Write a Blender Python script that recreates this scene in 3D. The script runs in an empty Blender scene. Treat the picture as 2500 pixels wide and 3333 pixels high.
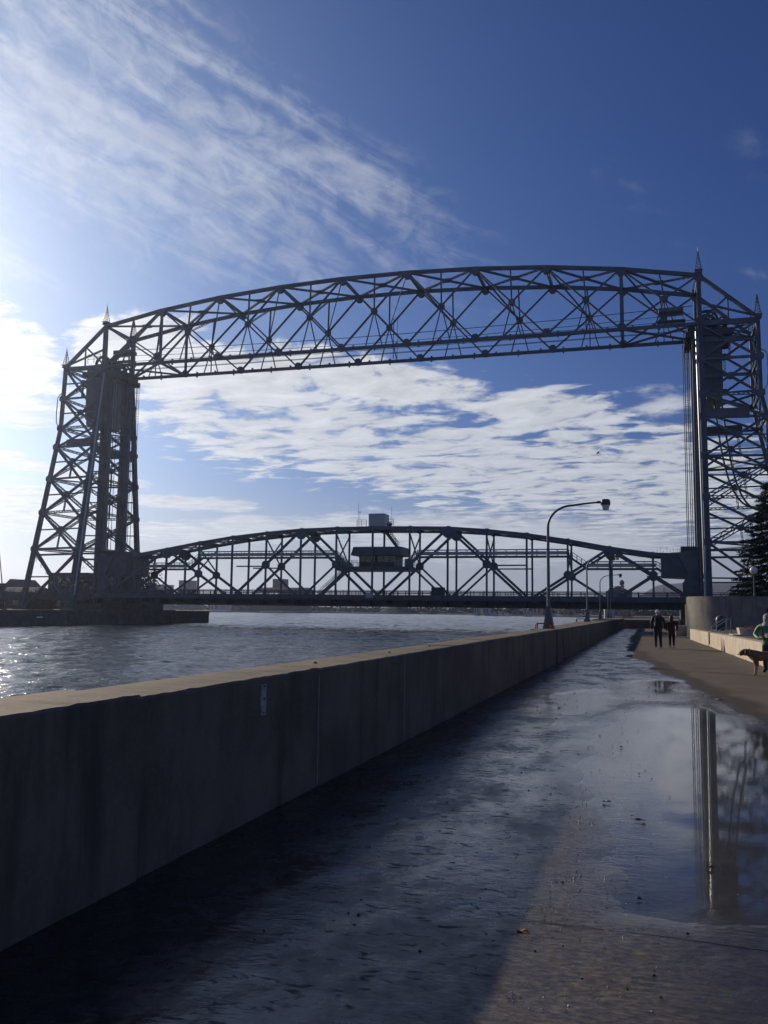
import bpy, bmesh, math, random
import numpy as np
from mathutils import Vector, Matrix
R = math.radians
random.seed(7)
rng = np.random.default_rng(11)
S = bpy.context.scene
C = S.collection

# ------------------------------------------------------------------ camera
CAM_YAW, CAM_PITCH, CAM_ROLL = 16.844, 6.344, 0.721
cam_d = bpy.data.cameras.new('camera')
cam = bpy.data.objects.new('camera', cam_d)
C.objects.link(cam)
cam.location = (0, 0, 1.65)
cam.rotation_euler = (Matrix.Rotation(R(CAM_YAW), 3, 'Z') @ Matrix.Rotation(R(90 + CAM_PITCH), 3, 'X') @ Matrix.Rotation(R(CAM_ROLL), 3, 'Z')).to_euler()
cam_d.sensor_fit = 'VERTICAL'
cam_d.sensor_height = 36.0
cam_d.lens = 36.0 * 2882 / 3333
cam_d.clip_start = 0.05
cam_d.clip_end = 20000
S.camera = cam

# ------------------------------------------------------------------ exposure
S.view_settings.view_transform = 'Standard'
S.view_settings.look = 'None'
S.view_settings.gamma = 1.0
S.view_settings.use_curve_mapping = False
S.view_settings.exposure = -0.3

# ------------------------------------------------------------------ sun and sky
SUN_AZ, SUN_EL = -52.5, 20.2          # azimuth from +Y, negative to the left
sd = Vector((math.sin(R(SUN_AZ)) * math.cos(R(SUN_EL)), math.cos(R(SUN_AZ)) * math.cos(R(SUN_EL)), math.sin(R(SUN_EL))))
sun_d = bpy.data.lights.new('sun', 'SUN')
sun_d.energy = 4.8
sun_d.angle = R(0.55)
sun_d.color = (1.0, 0.85, 0.66)
sun = bpy.data.objects.new('sun', sun_d)
C.objects.link(sun)
sun.rotation_euler = (-sd).to_track_quat('-Z', 'Y').to_euler()

W_ = bpy.data.worlds.new('World')
S.world = W_
W_.use_nodes = True


class NT:
    """small node-graph helper"""
    def __init__(s, tree):
        s.t = tree
        s.n = tree.nodes
        s.l = tree.links

    def new(s, kind, **kw):
        n = s.n.new(kind)
        for k, v in kw.items():
            setattr(n, k, v)
        return n

    def put(s, sock, v):
        if hasattr(v, 'is_output') or isinstance(v, bpy.types.NodeSocket):
            s.l.new(v, sock)
        elif v is not None:
            sock.default_value = v

    def m(s, op, a, b=None, c=None, clamp=False):
        n = s.new('ShaderNodeMath', operation=op, use_clamp=clamp)
        for i, v in enumerate((a, b, c)):
            if v is not None:
                s.put(n.inputs[i], v)
        return n.outputs[0]

    def ss(s, v, lo, hi):               # smoothstep
        n = s.new('ShaderNodeMapRange', interpolation_type='SMOOTHSTEP')
        s.put(n.inputs['Value'], v)
        s.put(n.inputs['From Min'], lo)
        s.put(n.inputs['From Max'], hi)
        return n.outputs[0]

    def lin(s, v, lo, hi, a=0.0, b=1.0):
        n = s.new('ShaderNodeMapRange')
        for k, q in zip(('Value', 'From Min', 'From Max', 'To Min', 'To Max'), (v, lo, hi, a, b)):
            s.put(n.inputs[k], q)
        return n.outputs[0]

    def noise(s, vec, scale, detail=4, rough=0.55, dist=0.0):
        n = s.new('ShaderNodeTexNoise')
        s.put(n.inputs['Vector'], vec)
        n.inputs['Scale'].default_value = scale
        n.inputs['Detail'].default_value = detail
        n.inputs['Roughness'].default_value = rough
        n.inputs['Distortion'].default_value = dist
        return n.outputs['Fac']

    def mix(s, fac, a, b, mode='MIX'):
        n = s.new('ShaderNodeMix', data_type='RGBA', blend_type=mode)
        s.put(n.inputs[0], fac)
        for sock, v in ((n.inputs[6], a), (n.inputs[7], b)):
            if isinstance(v, (tuple, list)):
                v = (*v[:3], 1.0)
            s.put(sock, v)
        return n.outputs[2]

    def comb(s, x, y, z=0.0):
        n = s.new('ShaderNodeCombineXYZ')
        for i, v in enumerate((x, y, z)):
            s.put(n.inputs[i], v)
        return n.outputs[0]

    def vm(s, op, a, b=None):
        n = s.new('ShaderNodeVectorMath', operation=op)
        s.put(n.inputs[0], a)
        if b is not None:
            s.put(n.inputs[1], b)
        return n


def build_world():
    t = NT(W_.node_tree)
    t.n.clear()
    out = t.new('ShaderNodeOutputWorld')
    bg = t.new('ShaderNodeBackground')
    sky = t.new('ShaderNodeTexSky', sky_type='NISHITA')
    sky.sun_disc = False
    sky.sun_elevation = R(SUN_EL)
    sky.sun_rotation = R(SUN_AZ)
    sky.altitude = 200
    sky.air_density = 1.0
    sky.dust_density = 0.7
    sky.ozone_density = 4.0
    tc = t.new('ShaderNodeTexCoord')
    d = t.vm('NORMALIZE', tc.outputs['Generated']).outputs[0]
    sep = t.new('ShaderNodeSeparateXYZ')
    t.put(sep.inputs[0], d)
    x, y, z = sep.outputs
    deg = 180 / math.pi
    a = t.m('MULTIPLY', t.m('ARCTAN2', x, y), deg)
    e = t.m('MULTIPLY', t.m('ARCSINE', z), deg)
    # gnomonic plane for the cloud layers
    zz = t.m('ADD', t.m('MAXIMUM', z, 0.0), 0.03)
    px, py = t.m('DIVIDE', x, zz), t.m('DIVIDE', y, zz)
    plane = t.comb(px, py)
    warp = t.new('ShaderNodeTexNoise')
    t.put(warp.inputs['Vector'], plane)
    warp.inputs['Scale'].default_value = 1.6
    warp.inputs['Detail'].default_value = 3
    wv = t.vm('SCALE', t.vm('SUBTRACT', warp.outputs['Color'], (0.5, 0.5, 0.5)).outputs[0])
    wv.inputs['Scale'].default_value = 0.42
    pw = t.vm('ADD', plane, wv.outputs[0]).outputs[0]
    ca, sa = math.cos(R(9)), math.sin(R(9))
    sw = t.new('ShaderNodeSeparateXYZ')
    t.put(sw.inputs[0], pw)
    u1 = t.m('ADD', t.m('MULTIPLY', sw.outputs[0], sa), t.m('MULTIPLY', sw.outputs[1], ca))
    u2 = t.m('SUBTRACT', t.m('MULTIPLY', sw.outputs[0], ca), t.m('MULTIPLY', sw.outputs[1], sa))
    n_cell = t.noise(t.comb(t.m('MULTIPLY', u1, 5.6), t.m('MULTIPLY', u2, 3.7)), 1.0, 4, 0.57, 0.2)
    wave = t.m('MULTIPLY_ADD', t.m('SINE', t.m('MULTIPLY', u1, 21.0)), 0.5, 0.5)
    n_big = t.noise(pw, 0.9, 2, 0.55)
    n_fine = t.noise(pw, 13.0, 3, 0.6)
    # large-scale raggedness in angle, for cloud outlines
    ae = t.comb(t.m('MULTIPLY', a, 0.33), t.m('MULTIPLY', e, 0.75))
    n_edge = t.noise(ae, 1.0, 4, 0.62, 0.4)

    def blob(a0, e0, ra, re, rot=0.0, soft=0.35):
        da, de = t.m('SUBTRACT', a, a0), t.m('SUBTRACT', e, e0)
        c_, s_ = math.cos(R(rot)), math.sin(R(rot))
        p = t.m('DIVIDE', t.m('ADD', t.m('MULTIPLY', da, c_), t.m('MULTIPLY', de, s_)), ra)
        q = t.m('DIVIDE', t.m('SUBTRACT', t.m('MULTIPLY', de, c_), t.m('MULTIPLY', da, s_)), re)
        r = t.m('SQRT', t.m('ADD', t.m('MULTIPLY', p, p), t.m('MULTIPLY', q, q)))
        return t.ss(r, 1 + soft, 1 - soft)

    def union(*bs):
        r = bs[0]
        for b in bs[1:]:
            r = t.m('MAXIMUM', r, b)
        return r
    sheet = union(blob(-23, 11.6, 12, 3.0, -8, 0.6), blob(-11, 9.6, 12, 3.3, -10, 0.6), blob(0, 8.2, 9, 3.6, -6, 0.6), blob(-6.5, 12.4, 6, 1.9, -4, 0.7))
    mass = union(blob(-28, 15.0, 9, 1.9, 3, 0.6), blob(-17.0, 14.6, 7, 1.5, -6, 0.7), blob(-43.5, 15.4, 7.6, 3.0, -20, 0.4), blob(-33, 16.6, 4, 1.6, 10, 0.6), blob(-8.0, 13.2, 3.4, 0.9, 8, 0.8))
    low = union(blob(-29.5, 6.6, 4.4, 0.5, -1, 0.6), blob(-25, 5.0, 8, 0.9, 2, 0.7), blob(-38.5, 5.9, 5.5, 1.5, -3, 0.7), blob(-36.5, 8.1, 4.6, 0.5, -7, 0.7),
                blob(-40.4, 11.4, 2.8, 0.8, -5, 0.6), blob(-9, 4.6, 13, 1.8, -2, 0.8), t.m('MULTIPLY', blob(1.5, 12.9, 3.4, 1.1, 0, 0.9), 0.7), blob(-41, 8.9, 4, 0.45, -7, 0.7))
    outside = t.m('MAXIMUM', t.ss(a, 11, 24), t.ss(a, -47, -60))
    gen = t.m('MULTIPLY', t.m('MULTIPLY', outside, t.ss(e, 2, 6)), t.ss(n_big, 0.54, 0.72))
    rag = t.m('MULTIPLY_ADD', n_edge, 1.9, -0.95)
    d_sheet = t.m('ADD', t.m('MULTIPLY', sheet, 0.95), t.m('ADD', t.m('MULTIPLY_ADD', n_cell, 2.9, -1.42), t.m('MULTIPLY_ADD', wave, 0.22, -0.11)))
    d_sheet = t.m('ADD', d_sheet, t.m('ADD', t.m('MULTIPLY_ADD', n_fine, 0.55, -0.27), t.m('MULTIPLY', rag, 0.75)))
    d_sheet = t.m('MULTIPLY', t.ss(d_sheet, 0.36, 0.98), t.ss(sheet, 0.02, 0.4))
    d_mass = t.m('ADD', mass, t.m('ADD', t.m('MULTIPLY_ADD', n_cell, 0.9, -0.45), t.m('ADD', rag, t.m('MULTIPLY_ADD', n_fine, 0.5, -0.25))))
    d_mass = t.m('MULTIPLY', t.ss(d_mass, 0.30, 0.80), t.ss(mass, 0.02, 0.35))
    d_low = t.m('ADD', low, t.m('ADD', t.m('MULTIPLY_ADD', n_cell, 1.0, -0.5), t.m('MULTIPLY', rag, 0.8)))
    d_low = t.m('MULTIPLY', t.ss(d_low, 0.3, 0.9), t.ss(low, 0.02, 0.4))
    d_gen = t.m('MULTIPLY', gen, t.ss(n_cell, 0.42, 0.66))
    dens = union(t.m('MULTIPLY', d_sheet, 0.92), t.m('MULTIPLY', d_mass, 0.97), t.m('MULTIPLY', d_low, 0.8), d_gen)
    # cirrus, streaks running down to the right
    rc, rs = math.cos(R(-21)), math.sin(R(-21))
    al = t.m('ADD', t.m('MULTIPLY', a, rc), t.m('MULTIPLY', e, rs))
    ac = t.m('SUBTRACT', t.m('MULTIPLY', e, rc), t.m('MULTIPLY', a, rs))
    streak = t.noise(t.comb(t.m('MULTIPLY', al, 0.065), t.m('MULTIPLY', ac, 0.44)), 1.0, 4, 0.64, 0.7)
    mott = t.noise(t.comb(t.m('MULTIPLY', al, 0.50), t.m('MULTIPLY', ac, 0.78)), 1.0, 4, 0.6, 0.7)
    cir = union(blob(-38, 30.6, 20, 8.0, -22, 0.55), blob(-27.5, 23.4, 11, 1.5, -19, 0.7), t.m('MULTIPLY', blob(-20, 26.6, 12, 3.4, -30, 0.8), 0.92), t.m('MULTIPLY', blob(-0.4, 25.4, 4.6, 1.5, -36, 0.95), 0.42),
                t.m('MULTIPLY', blob(6.8, 26.8, 4.4, 1.4, -40, 0.95), 0.34), t.m('MULTIPLY', blob(7.4, 19.6, 2.8, 0.45, -28, 0.9), 0.55), t.m('MULTIPLY', blob(-41, 20.5, 4.5, 1.6, -20, 0.8), 0.8), t.m('MULTIPLY', outside, 0.3))
    dc = t.m('ADD', t.m('MULTIPLY_ADD', streak, 2.1, -1.05), t.m('MULTIPLY_ADD', mott, 1.35, -0.67))
    dc = t.ss(t.m('ADD', t.m('MULTIPLY', cir, 0.72), dc), 0.16, 1.22)
    dc = t.m('MULTIPLY', t.m('MULTIPLY', dc, t.ss(cir, 0.0, 0.95)), 0.44)
    dc = t.m('MULTIPLY', dc, t.ss(e, 12, 20))
    # nearness to the sun
    dot = t.vm('DOT_PRODUCT', d, tuple(sd)).outputs['Value']
    th = t.m('MULTIPLY', t.m('ARCCOSINE', t.m('MINIMUM', dot, 0.99999)), deg)
    aur = t.m('POWER', math.e, t.m('DIVIDE', th, -7.0))
    wide = t.m('POWER', math.e, t.m('DIVIDE', th, -19.0))
    hs = t.new('ShaderNodeHueSaturation')
    hs.inputs['Saturation'].default_value = 1.12
    t.put(hs.inputs['Color'], sky.outputs[0])
    skyc = t.mix(1.0, hs.outputs[0], t.mix(t.m('MINIMUM', t.m('MULTIPLY', wide, 2.6), 1.0), (0.39, 0.39, 0.645), (0.80, 0.86, 1.0)), 'MULTIPLY')
    hz = t.ss(e, 9.5, -0.5)
    skyc = t.mix(t.m('MULTIPLY', hz, 0.85), skyc, t.mix(wide, (5.2, 5.6, 6.4), (8.4, 7.7, 7.0)))
    skyc = t.mix(t.m('MINIMUM', t.m('MULTIPLY', aur, 1.35), 1.0), skyc, t.mix(wide, (5.6, 7.9, 11.0), (10.5, 11.6, 12.8)))
    # cloud colour: brighter towards the sun, greyer where thick
    cb = t.m('ADD', 7.5, t.m('MULTIPLY', wide, 9.0))
    cb = t.m('MULTIPLY', cb, t.lin(t.m('ADD', n_cell, t.m('MULTIPLY', n_fine, 0.4)), 0.45, 1.0, 0.74, 1.12))
    ccol = t.vm('SCALE', t.mix(wide, (0.92, 0.97, 1.06), (1.03, 1.0, 0.97)))
    t.put(ccol.inputs['Scale'], cb)
    col = t.mix(dc, skyc, ccol.outputs[0])
    col = t.mix(t.m('MULTIPLY', dens, t.ss(e, 0.5, 4.5)), col, ccol.outputs[0])
    t.put(bg.inputs['Color'], col)
    bg.inputs['Strength'].default_value = 0.10
    t.l.new(bg.outputs[0], out.inputs[0])


build_world()
W_.cycles.sampling_method = 'MANUAL'
W_.cycles.sample_map_resolution = 512

# ------------------------------------------------------------------ helpers
ORG = {}


class MB:
    """collects simple shapes into one mesh (world coordinates)"""
    def __init__(s):
        s.v, s.f, s.mi = [], [], []
        s.cur = 0

    def add(s, vs, fs):
        o = len(s.v)
        s.v += [tuple(v) for v in vs]
        s.f += [tuple(i + o for i in f) for f in fs]
        s.mi += [s.cur] * len(fs)
        return s

    def hexa(s, vs):
        return s.add(vs, [(0, 3, 2, 1), (4, 5, 6, 7), (0, 1, 5, 4), (1, 2, 6, 5), (2, 3, 7, 6), (3, 0, 4, 7)])

    def box(s, x0, x1, y0, y1, z0, z1):
        return s.hexa([(x0, y0, z0), (x1, y0, z0), (x1, y1, z0), (x0, y1, z0), (x0, y0, z1), (x1, y0, z1), (x1, y1, z1), (x0, y1, z1)])

    def beam(s, p, q, w, h, up=(0, 0, 1), w2=None, h2=None):
        p, q = Vector(p), Vector(q)
        d = (q - p).normalized()
        up = Vector(up)
        if abs(d.dot(up)) > 0.98:
            up = Vector((0, 1, 0))
        a = d.cross(up).normalized()
        b = a.cross(d).normalized()
        w2, h2 = w2 or w, h2 or h
        vs = []
        for c, ww, hh in ((p, w, h), (q, w2, h2)):
            for sa, sb in ((-1, -1), (1, -1), (1, 1), (-1, 1)):
                vs.append(c + a * (sa * ww / 2) + b * (sb * hh / 2))
        return s.hexa(vs)

    def laced(s, p, q, w, h, up=(0, 0, 1), fl=0.14, t=0.07, step=None, both=True):
        """two flanges joined by zigzag lacing; w is the distance across the flanges"""
        p, q = Vector(p), Vector(q)
        L = (q - p).length
        d = (q - p).normalized()
        up = Vector(up)
        if abs(d.dot(up)) > 0.98:
            up = Vector((0, 1, 0))
        a = d.cross(up).normalized()
        b = a.cross(d).normalized()
        for sg in (-1, 1):
            o = a * (sg * (w - fl) / 2)
            s.beam(p + o, q + o, fl, h, b)
        n = max(2, int(L / (step or w * 1.0)))
        for k in range(n):
            sg = 1 if k % 2 else -1
            e0, e1 = p + d * (L * k / n) + a * (sg * (w - fl) / 2), p + d * (L * (k + 1) / n) - a * (sg * (w - fl) / 2)
            for bb in ((-1, 1) if both else (1,)):
                o = b * (bb * (h / 2 - 0.02))
                s.beam(e0 + o, e1 + o, t * 1.6, 0.03, b)
        return s

    def tube(s, pts, r, n=8, caps=True):
        pts = [Vector(p) for p in pts]
        rs = r if isinstance(r, (list, tuple)) else [r] * len(pts)
        o = len(s.v)
        prev = None
        for i, p in enumerate(pts):
            d = (pts[min(i + 1, len(pts) - 1)] - pts[max(i - 1, 0)]).normalized()
            ref = Vector((0, 0, 1)) if abs(d.z) < 0.95 else Vector((0, 1, 0))
            a = d.cross(ref).normalized() if prev is None else (prev - d * prev.dot(d)).normalized()
            prev = a
            b = d.cross(a)
            for k in range(n):
                an = 2 * math.pi * k / n
                s.v.append(tuple(p + (a * math.cos(an) + b * math.sin(an)) * rs[i]))
        fs = []
        for i in range(len(pts) - 1):
            for k in range(n):
                k2 = (k + 1) % n
                fs.append((o + i * n + k, o + i * n + k2, o + (i + 1) * n + k2, o + (i + 1) * n + k))
        if caps:
            fs.append(tuple(o + k for k in reversed(range(n))))
            fs.append(tuple(o + (len(pts) - 1) * n + k for k in range(n)))
        s.f += fs
        s.mi += [s.cur] * len(fs)
        return s

    def lathe(s, c, prof, n=16):
        return s.tube([(c[0], c[1], c[2] + z) for r, z in prof], [max(r, 1e-3) for r, z in prof], n)

    def prism(s, poly, axis, lo, hi):
        """poly of 2D points; axis 'x','y' or 'z' is extruded from lo to hi"""
        n = len(poly)
        def P(u, v, k):
            return (k, u, v) if axis == 'x' else ((u, k, v) if axis == 'y' else (u, v, k))
        vs = [P(u, v, lo) for u, v in poly] + [P(u, v, hi) for u, v in poly]
        fs = [tuple(range(n)), tuple(reversed(range(n, 2 * n)))] + [(i, i + n, (i + 1) % n + n, (i + 1) % n) for i in range(n)]
        return s.add(vs, fs)

    def build(s, name, mat, parent=None, smooth=False, bevel=0.0):
        o = ORG.get(parent.name, Vector()) if parent else Vector()
        me = bpy.data.meshes.new(name)
        va = np.array(s.v, dtype=float) - np.array(o)
        me.from_pydata(va.tolist(), [], s.f)
        mats = mat if isinstance(mat, (list, tuple)) else [mat]
        for m_ in mats:
            me.materials.append(m_)
        if len(mats) > 1:
            me.polygons.foreach_set('material_index', s.mi)
        bm = bmesh.new()
        bm.from_mesh(me)
        bmesh.ops.recalc_face_normals(bm, faces=bm.faces)
        if bevel:
            bmesh.ops.bevel(bm, geom=[e for e in bm.edges if e.calc_face_angle(0) > 0.6], offset=bevel, segments=2, affect='EDGES', profile=0.6)
        bm.to_mesh(me)
        bm.free()
        if smooth:
            me.polygons.foreach_set('use_smooth', [True] * len(me.polygons))
            me.set_sharp_from_angle(angle=R(40))
        ob = bpy.data.objects.new(name, me)
        C.objects.link(ob)
        if parent:
            ob.parent = parent
            ORG[ob.name] = o
        return ob


def tag(o, label=None, cat=None, group=None, kind=None):
    for k, v in (('label', label), ('category', cat), ('group', group), ('kind', kind)):
        if v:
            o[k] = v
    return o


def thing(name, loc, label, cat, group=None):
    o = bpy.data.objects.new(name, None)
    o.empty_display_size = 0.3
    C.objects.link(o)
    o.location = loc
    ORG[o.name] = Vector(loc)
    return tag(o, label, cat, group)


def copy_tree(o, parent=None):
    c = o.copy()
    C.objects.link(c)
    c.parent = parent
    for ch in [k for k in C.objects if k.parent == o]:
        copy_tree(ch, c)
    return c


# ------------------------------------------------------------------ materials
def mat(name, col, rough=0.7, var=0.18, scale=3.0, metal=0.0, bump=0.0, bscale=40.0, spec=0.5, col2=None, vec='Object', detail=5):
    m_ = bpy.data.materials.new(name)
    m_.use_nodes = True
    t = NT(m_.node_tree)
    b = t.n['Principled BSDF']
    tc = t.new('ShaderNodeTexCoord').outputs[vec]
    n = t.noise(tc, scale, detail, 0.6)
    lo = tuple(c * (1 - var) for c in col)
    hi = col2 or tuple(min(1, c * (1 + var)) for c in col)
    t.put(b.inputs['Base Color'], t.mix(t.ss(n, 0.3, 0.7), lo, hi))
    b.inputs['Roughness'].default_value = rough
    b.inputs['Metallic'].default_value = metal
    b.inputs['Specular IOR Level'].default_value = spec
    if bump:
        bn = t.new('ShaderNodeBump')
        bn.inputs['Strength'].default_value = bump
        bn.inputs['Distance'].default_value = 0.01
        t.put(bn.inputs['Height'], t.noise(tc, bscale, 6, 0.65))
        t.put(b.inputs['Normal'], bn.outputs[0])
    return m_


M = {}
M['steel'] = mat('painted_steel', (0.076, 0.104, 0.142), 0.45, 0.28, 0.45, 0.22, spec=0.6, col2=(0.112, 0.138, 0.172), detail=8)
M['steel_d'] = mat('dark_steel', (0.05, 0.056, 0.064), 0.5, 0.2, 0.5, 0.2)
M['plate'] = mat('grey_steel_plate', (0.095, 0.115, 0.13), 0.5, 0.15, 0.6, 0.15)
M['lamp'] = mat('lamp_post_paint', (0.13, 0.155, 0.165), 0.45, 0.15, 6.0, 0.25)
M['cable'] = mat('cable_steel', (0.03, 0.034, 0.04), 0.75, 0.1, 2, 0.0)
M['cw'] = mat('counterweight_concrete', (0.30, 0.30, 0.29), 0.9, 0.15, 0.5)
M['deck'] = mat('deck_concrete', (0.16, 0.16, 0.155), 0.85, 0.2, 0.6)
M['galv'] = mat('galvanised_steel', (0.34, 0.37, 0.38), 0.38, 0.12, 6.0, 0.55)
M['orange'] = mat('red_orange_paint', (0.48, 0.055, 0.02), 0.45, 0.25, 9.0)
M['glass_lens'] = mat('frosted_lamp_lens', (0.74, 0.72, 0.66), 0.25, 0.05, 5.0)
M['housing'] = mat('lamp_housing', (0.07, 0.08, 0.09), 0.45, 0.15, 5.0, 0.2)
M['window'] = mat('dark_window_glass', (0.02, 0.025, 0.03), 0.08, 0.2, 2.0, spec=0.8)
# ------------------------------------------------------------------ numeric noise for heights
_perm = rng.random((256, 256))


def vnoise(x, y):
    xi, yi = np.floor(x).astype(int), np.floor(y).astype(int)
    fx, fy = x - xi, y - yi
    fx, fy = fx * fx * (3 - 2 * fx), fy * fy * (3 - 2 * fy)
    g = lambda i, j: _perm[i & 255, j & 255]
    return (g(xi, yi) * (1 - fx) + g(xi + 1, yi) * fx) * (1 - fy) + (g(xi, yi + 1) * (1 - fx) + g(xi + 1, yi + 1) * fx) * fy


def fbm(x, y, o=4, g=0.5):
    s, a, n = 0, 1.0, 0
    for k in range(o):
        s = s + a * vnoise(x * 2 ** k + 17.3 * k, y * 2 ** k + 9.1 * k)
        n += a
        a *= g
    return s / n


def sstep(v, lo, hi):
    k = np.clip((v - lo) / (hi - lo), 0, 1)
    return k * k * (3 - 2 * k)


def poly_sd(X, Y, poly):
    """signed distance, negative inside"""
    d = np.full(X.shape, 1e9)
    ins = np.zeros(X.shape, bool)
    n = len(poly)
    for i in range(n):
        (ax, ay), (bx, by) = poly[i], poly[(i + 1) % n]
        ex, ey = bx - ax, by - ay
        k = np.clip(((X - ax) * ex + (Y - ay) * ey) / (ex * ex + ey * ey), 0, 1)
        d = np.minimum(d, np.hypot(X - ax - k * ex, Y - ay - k * ey))
        c = ((ay > Y) != (by > Y)) & (X < (bx - ax) * (Y - ay) / (by - ay + 1e-12) + ax)
        ins ^= c
    return np.where(ins, -d, d)


def grid_mesh(name, X, Y, Z, material, attrs=None, smooth=True):
    ny, nx = X.shape
    me = bpy.data.meshes.new(name)
    co = np.stack([X, Y, Z], -1).reshape(-1, 3).astype(np.float32)
    idx = np.arange(nx * ny).reshape(ny, nx)
    q = np.stack([idx[:-1, :-1], idx[:-1, 1:], idx[1:, 1:], idx[1:, :-1]], -1).reshape(-1, 4)
    me.vertices.add(len(co))
    me.vertices.foreach_set('co', co.ravel())
    me.loops.add(q.size)
    me.loops.foreach_set('vertex_index', q.ravel().astype(np.int32))
    me.polygons.add(len(q))
    me.polygons.foreach_set('loop_start', np.arange(0, q.size, 4, dtype=np.int32))
    me.polygons.foreach_set('use_smooth', np.ones(len(q), bool) if smooth else np.zeros(len(q), bool))
    me.update(calc_edges=True)
    for k, v in (attrs or {}).items():
        at = me.attributes.new(k, 'FLOAT', 'POINT')
        at.data.foreach_set('value', v.ravel().astype(np.float32))
    me.materials.append(material)
    o = bpy.data.objects.new(name, me)
    C.objects.link(o)
    return o


# ------------------------------------------------------------------ walkway with wet and dry parts
def m_walk():
    m_ = bpy.data.materials.new('walkway_concrete')
    m_.use_nodes = True
    t = NT(m_.node_tree)
    b = t.n['Principled BSDF']
    geo = t.new('ShaderNodeNewGeometry').outputs['Position']
    at = t.new('ShaderNodeAttribute', attribute_name='wet').outputs['Fac']
    n1 = t.noise(geo, 0.6, 5, 0.6)
    n2 = t.noise(geo, 9.0, 6, 0.65)
    n3 = t.noise(geo, 60.0, 4, 0.7)
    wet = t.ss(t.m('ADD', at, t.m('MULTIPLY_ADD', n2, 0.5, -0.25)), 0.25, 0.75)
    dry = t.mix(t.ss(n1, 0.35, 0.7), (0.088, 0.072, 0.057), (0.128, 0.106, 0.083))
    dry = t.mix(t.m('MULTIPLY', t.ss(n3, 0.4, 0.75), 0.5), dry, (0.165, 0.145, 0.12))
    sunlit_fac = t.new('ShaderNodeAttribute', attribute_name='sunlit_grain').outputs['Fac']
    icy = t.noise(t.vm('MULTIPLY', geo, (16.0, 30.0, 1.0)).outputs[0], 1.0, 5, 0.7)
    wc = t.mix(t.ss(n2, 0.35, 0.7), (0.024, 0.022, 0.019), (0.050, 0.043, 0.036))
    wc = t.mix(t.m('MULTIPLY', sunlit_fac, t.ss(icy, 0.35, 0.7)), wc, (0.165, 0.136, 0.104))  # sunlit strip painted as a lighter brown in the wet colour
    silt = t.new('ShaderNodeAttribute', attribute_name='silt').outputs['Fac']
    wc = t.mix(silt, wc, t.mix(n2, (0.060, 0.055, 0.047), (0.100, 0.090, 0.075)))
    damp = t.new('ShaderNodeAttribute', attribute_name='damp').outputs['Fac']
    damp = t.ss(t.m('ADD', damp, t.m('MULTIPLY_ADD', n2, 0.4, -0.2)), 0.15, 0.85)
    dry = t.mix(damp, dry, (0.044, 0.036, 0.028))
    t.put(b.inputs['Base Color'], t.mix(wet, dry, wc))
    n4 = t.noise(t.vm('MULTIPLY', geo, (1.3, 0.8, 1.0)).outputs[0], 1.0, 5, 0.65)
    fr = t.m('ADD', t.lin(t.ss(n2, 0.30, 0.70), 0.0, 1.0, 0.07, 0.22), t.m('MULTIPLY', t.ss(n4, 0.38, 0.64), 0.26))
    speck = t.noise(t.vm('MULTIPLY', geo, (7.0, 15.0, 1.0)).outputs[0], 1.0, 4, 0.62, 0.6)
    fr = t.m('ADD', fr, t.m('MULTIPLY', t.ss(speck, 0.57, 0.66), 0.40))
    rip = t.noise(t.vm('MULTIPLY', geo, (13.0, 19.0, 1.0)).outputs[0], 1.0, 3, 0.55)
    fr = t.m('ADD', fr, t.m('MULTIPLY', sunlit_fac, 0.20))
    fr = t.m('MULTIPLY', fr, t.lin(t.new('ShaderNodeAttribute', attribute_name='fringe').outputs['Fac'], 0, 1, 1.0, 0.22))
    t.put(b.inputs['Roughness'], t.m('ADD', t.m('MULTIPLY', wet, fr), t.m('MULTIPLY', t.m('SUBTRACT', 1.0, wet), 0.9)))
    t.put(b.inputs['Specular IOR Level'], t.lin(wet, 0, 1, 0.25, 0.5))
    bn = t.new('ShaderNodeBump')
    bn.inputs['Strength'].default_value = 0.75
    bn.inputs['Distance'].default_value = 0.011
    t.put(bn.inputs['Height'], t.m('ADD', t.m('MULTIPLY', t.m('ADD', t.noise(geo, 22.0, 6, 0.6), t.m('MULTIPLY', n3, 0.5)), t.m('MULTIPLY_ADD', wet, -0.93, 1.0)), t.m('MULTIPLY', t.m('MULTIPLY', wet, t.m('ADD', rip, t.m('MULTIPLY', icy, t.m('MULTIPLY_ADD', sunlit_fac, 1.5, 0.30)))), 0.34)))
    t.put(b.inputs['Normal'], bn.outputs[0])
    return m_


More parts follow.
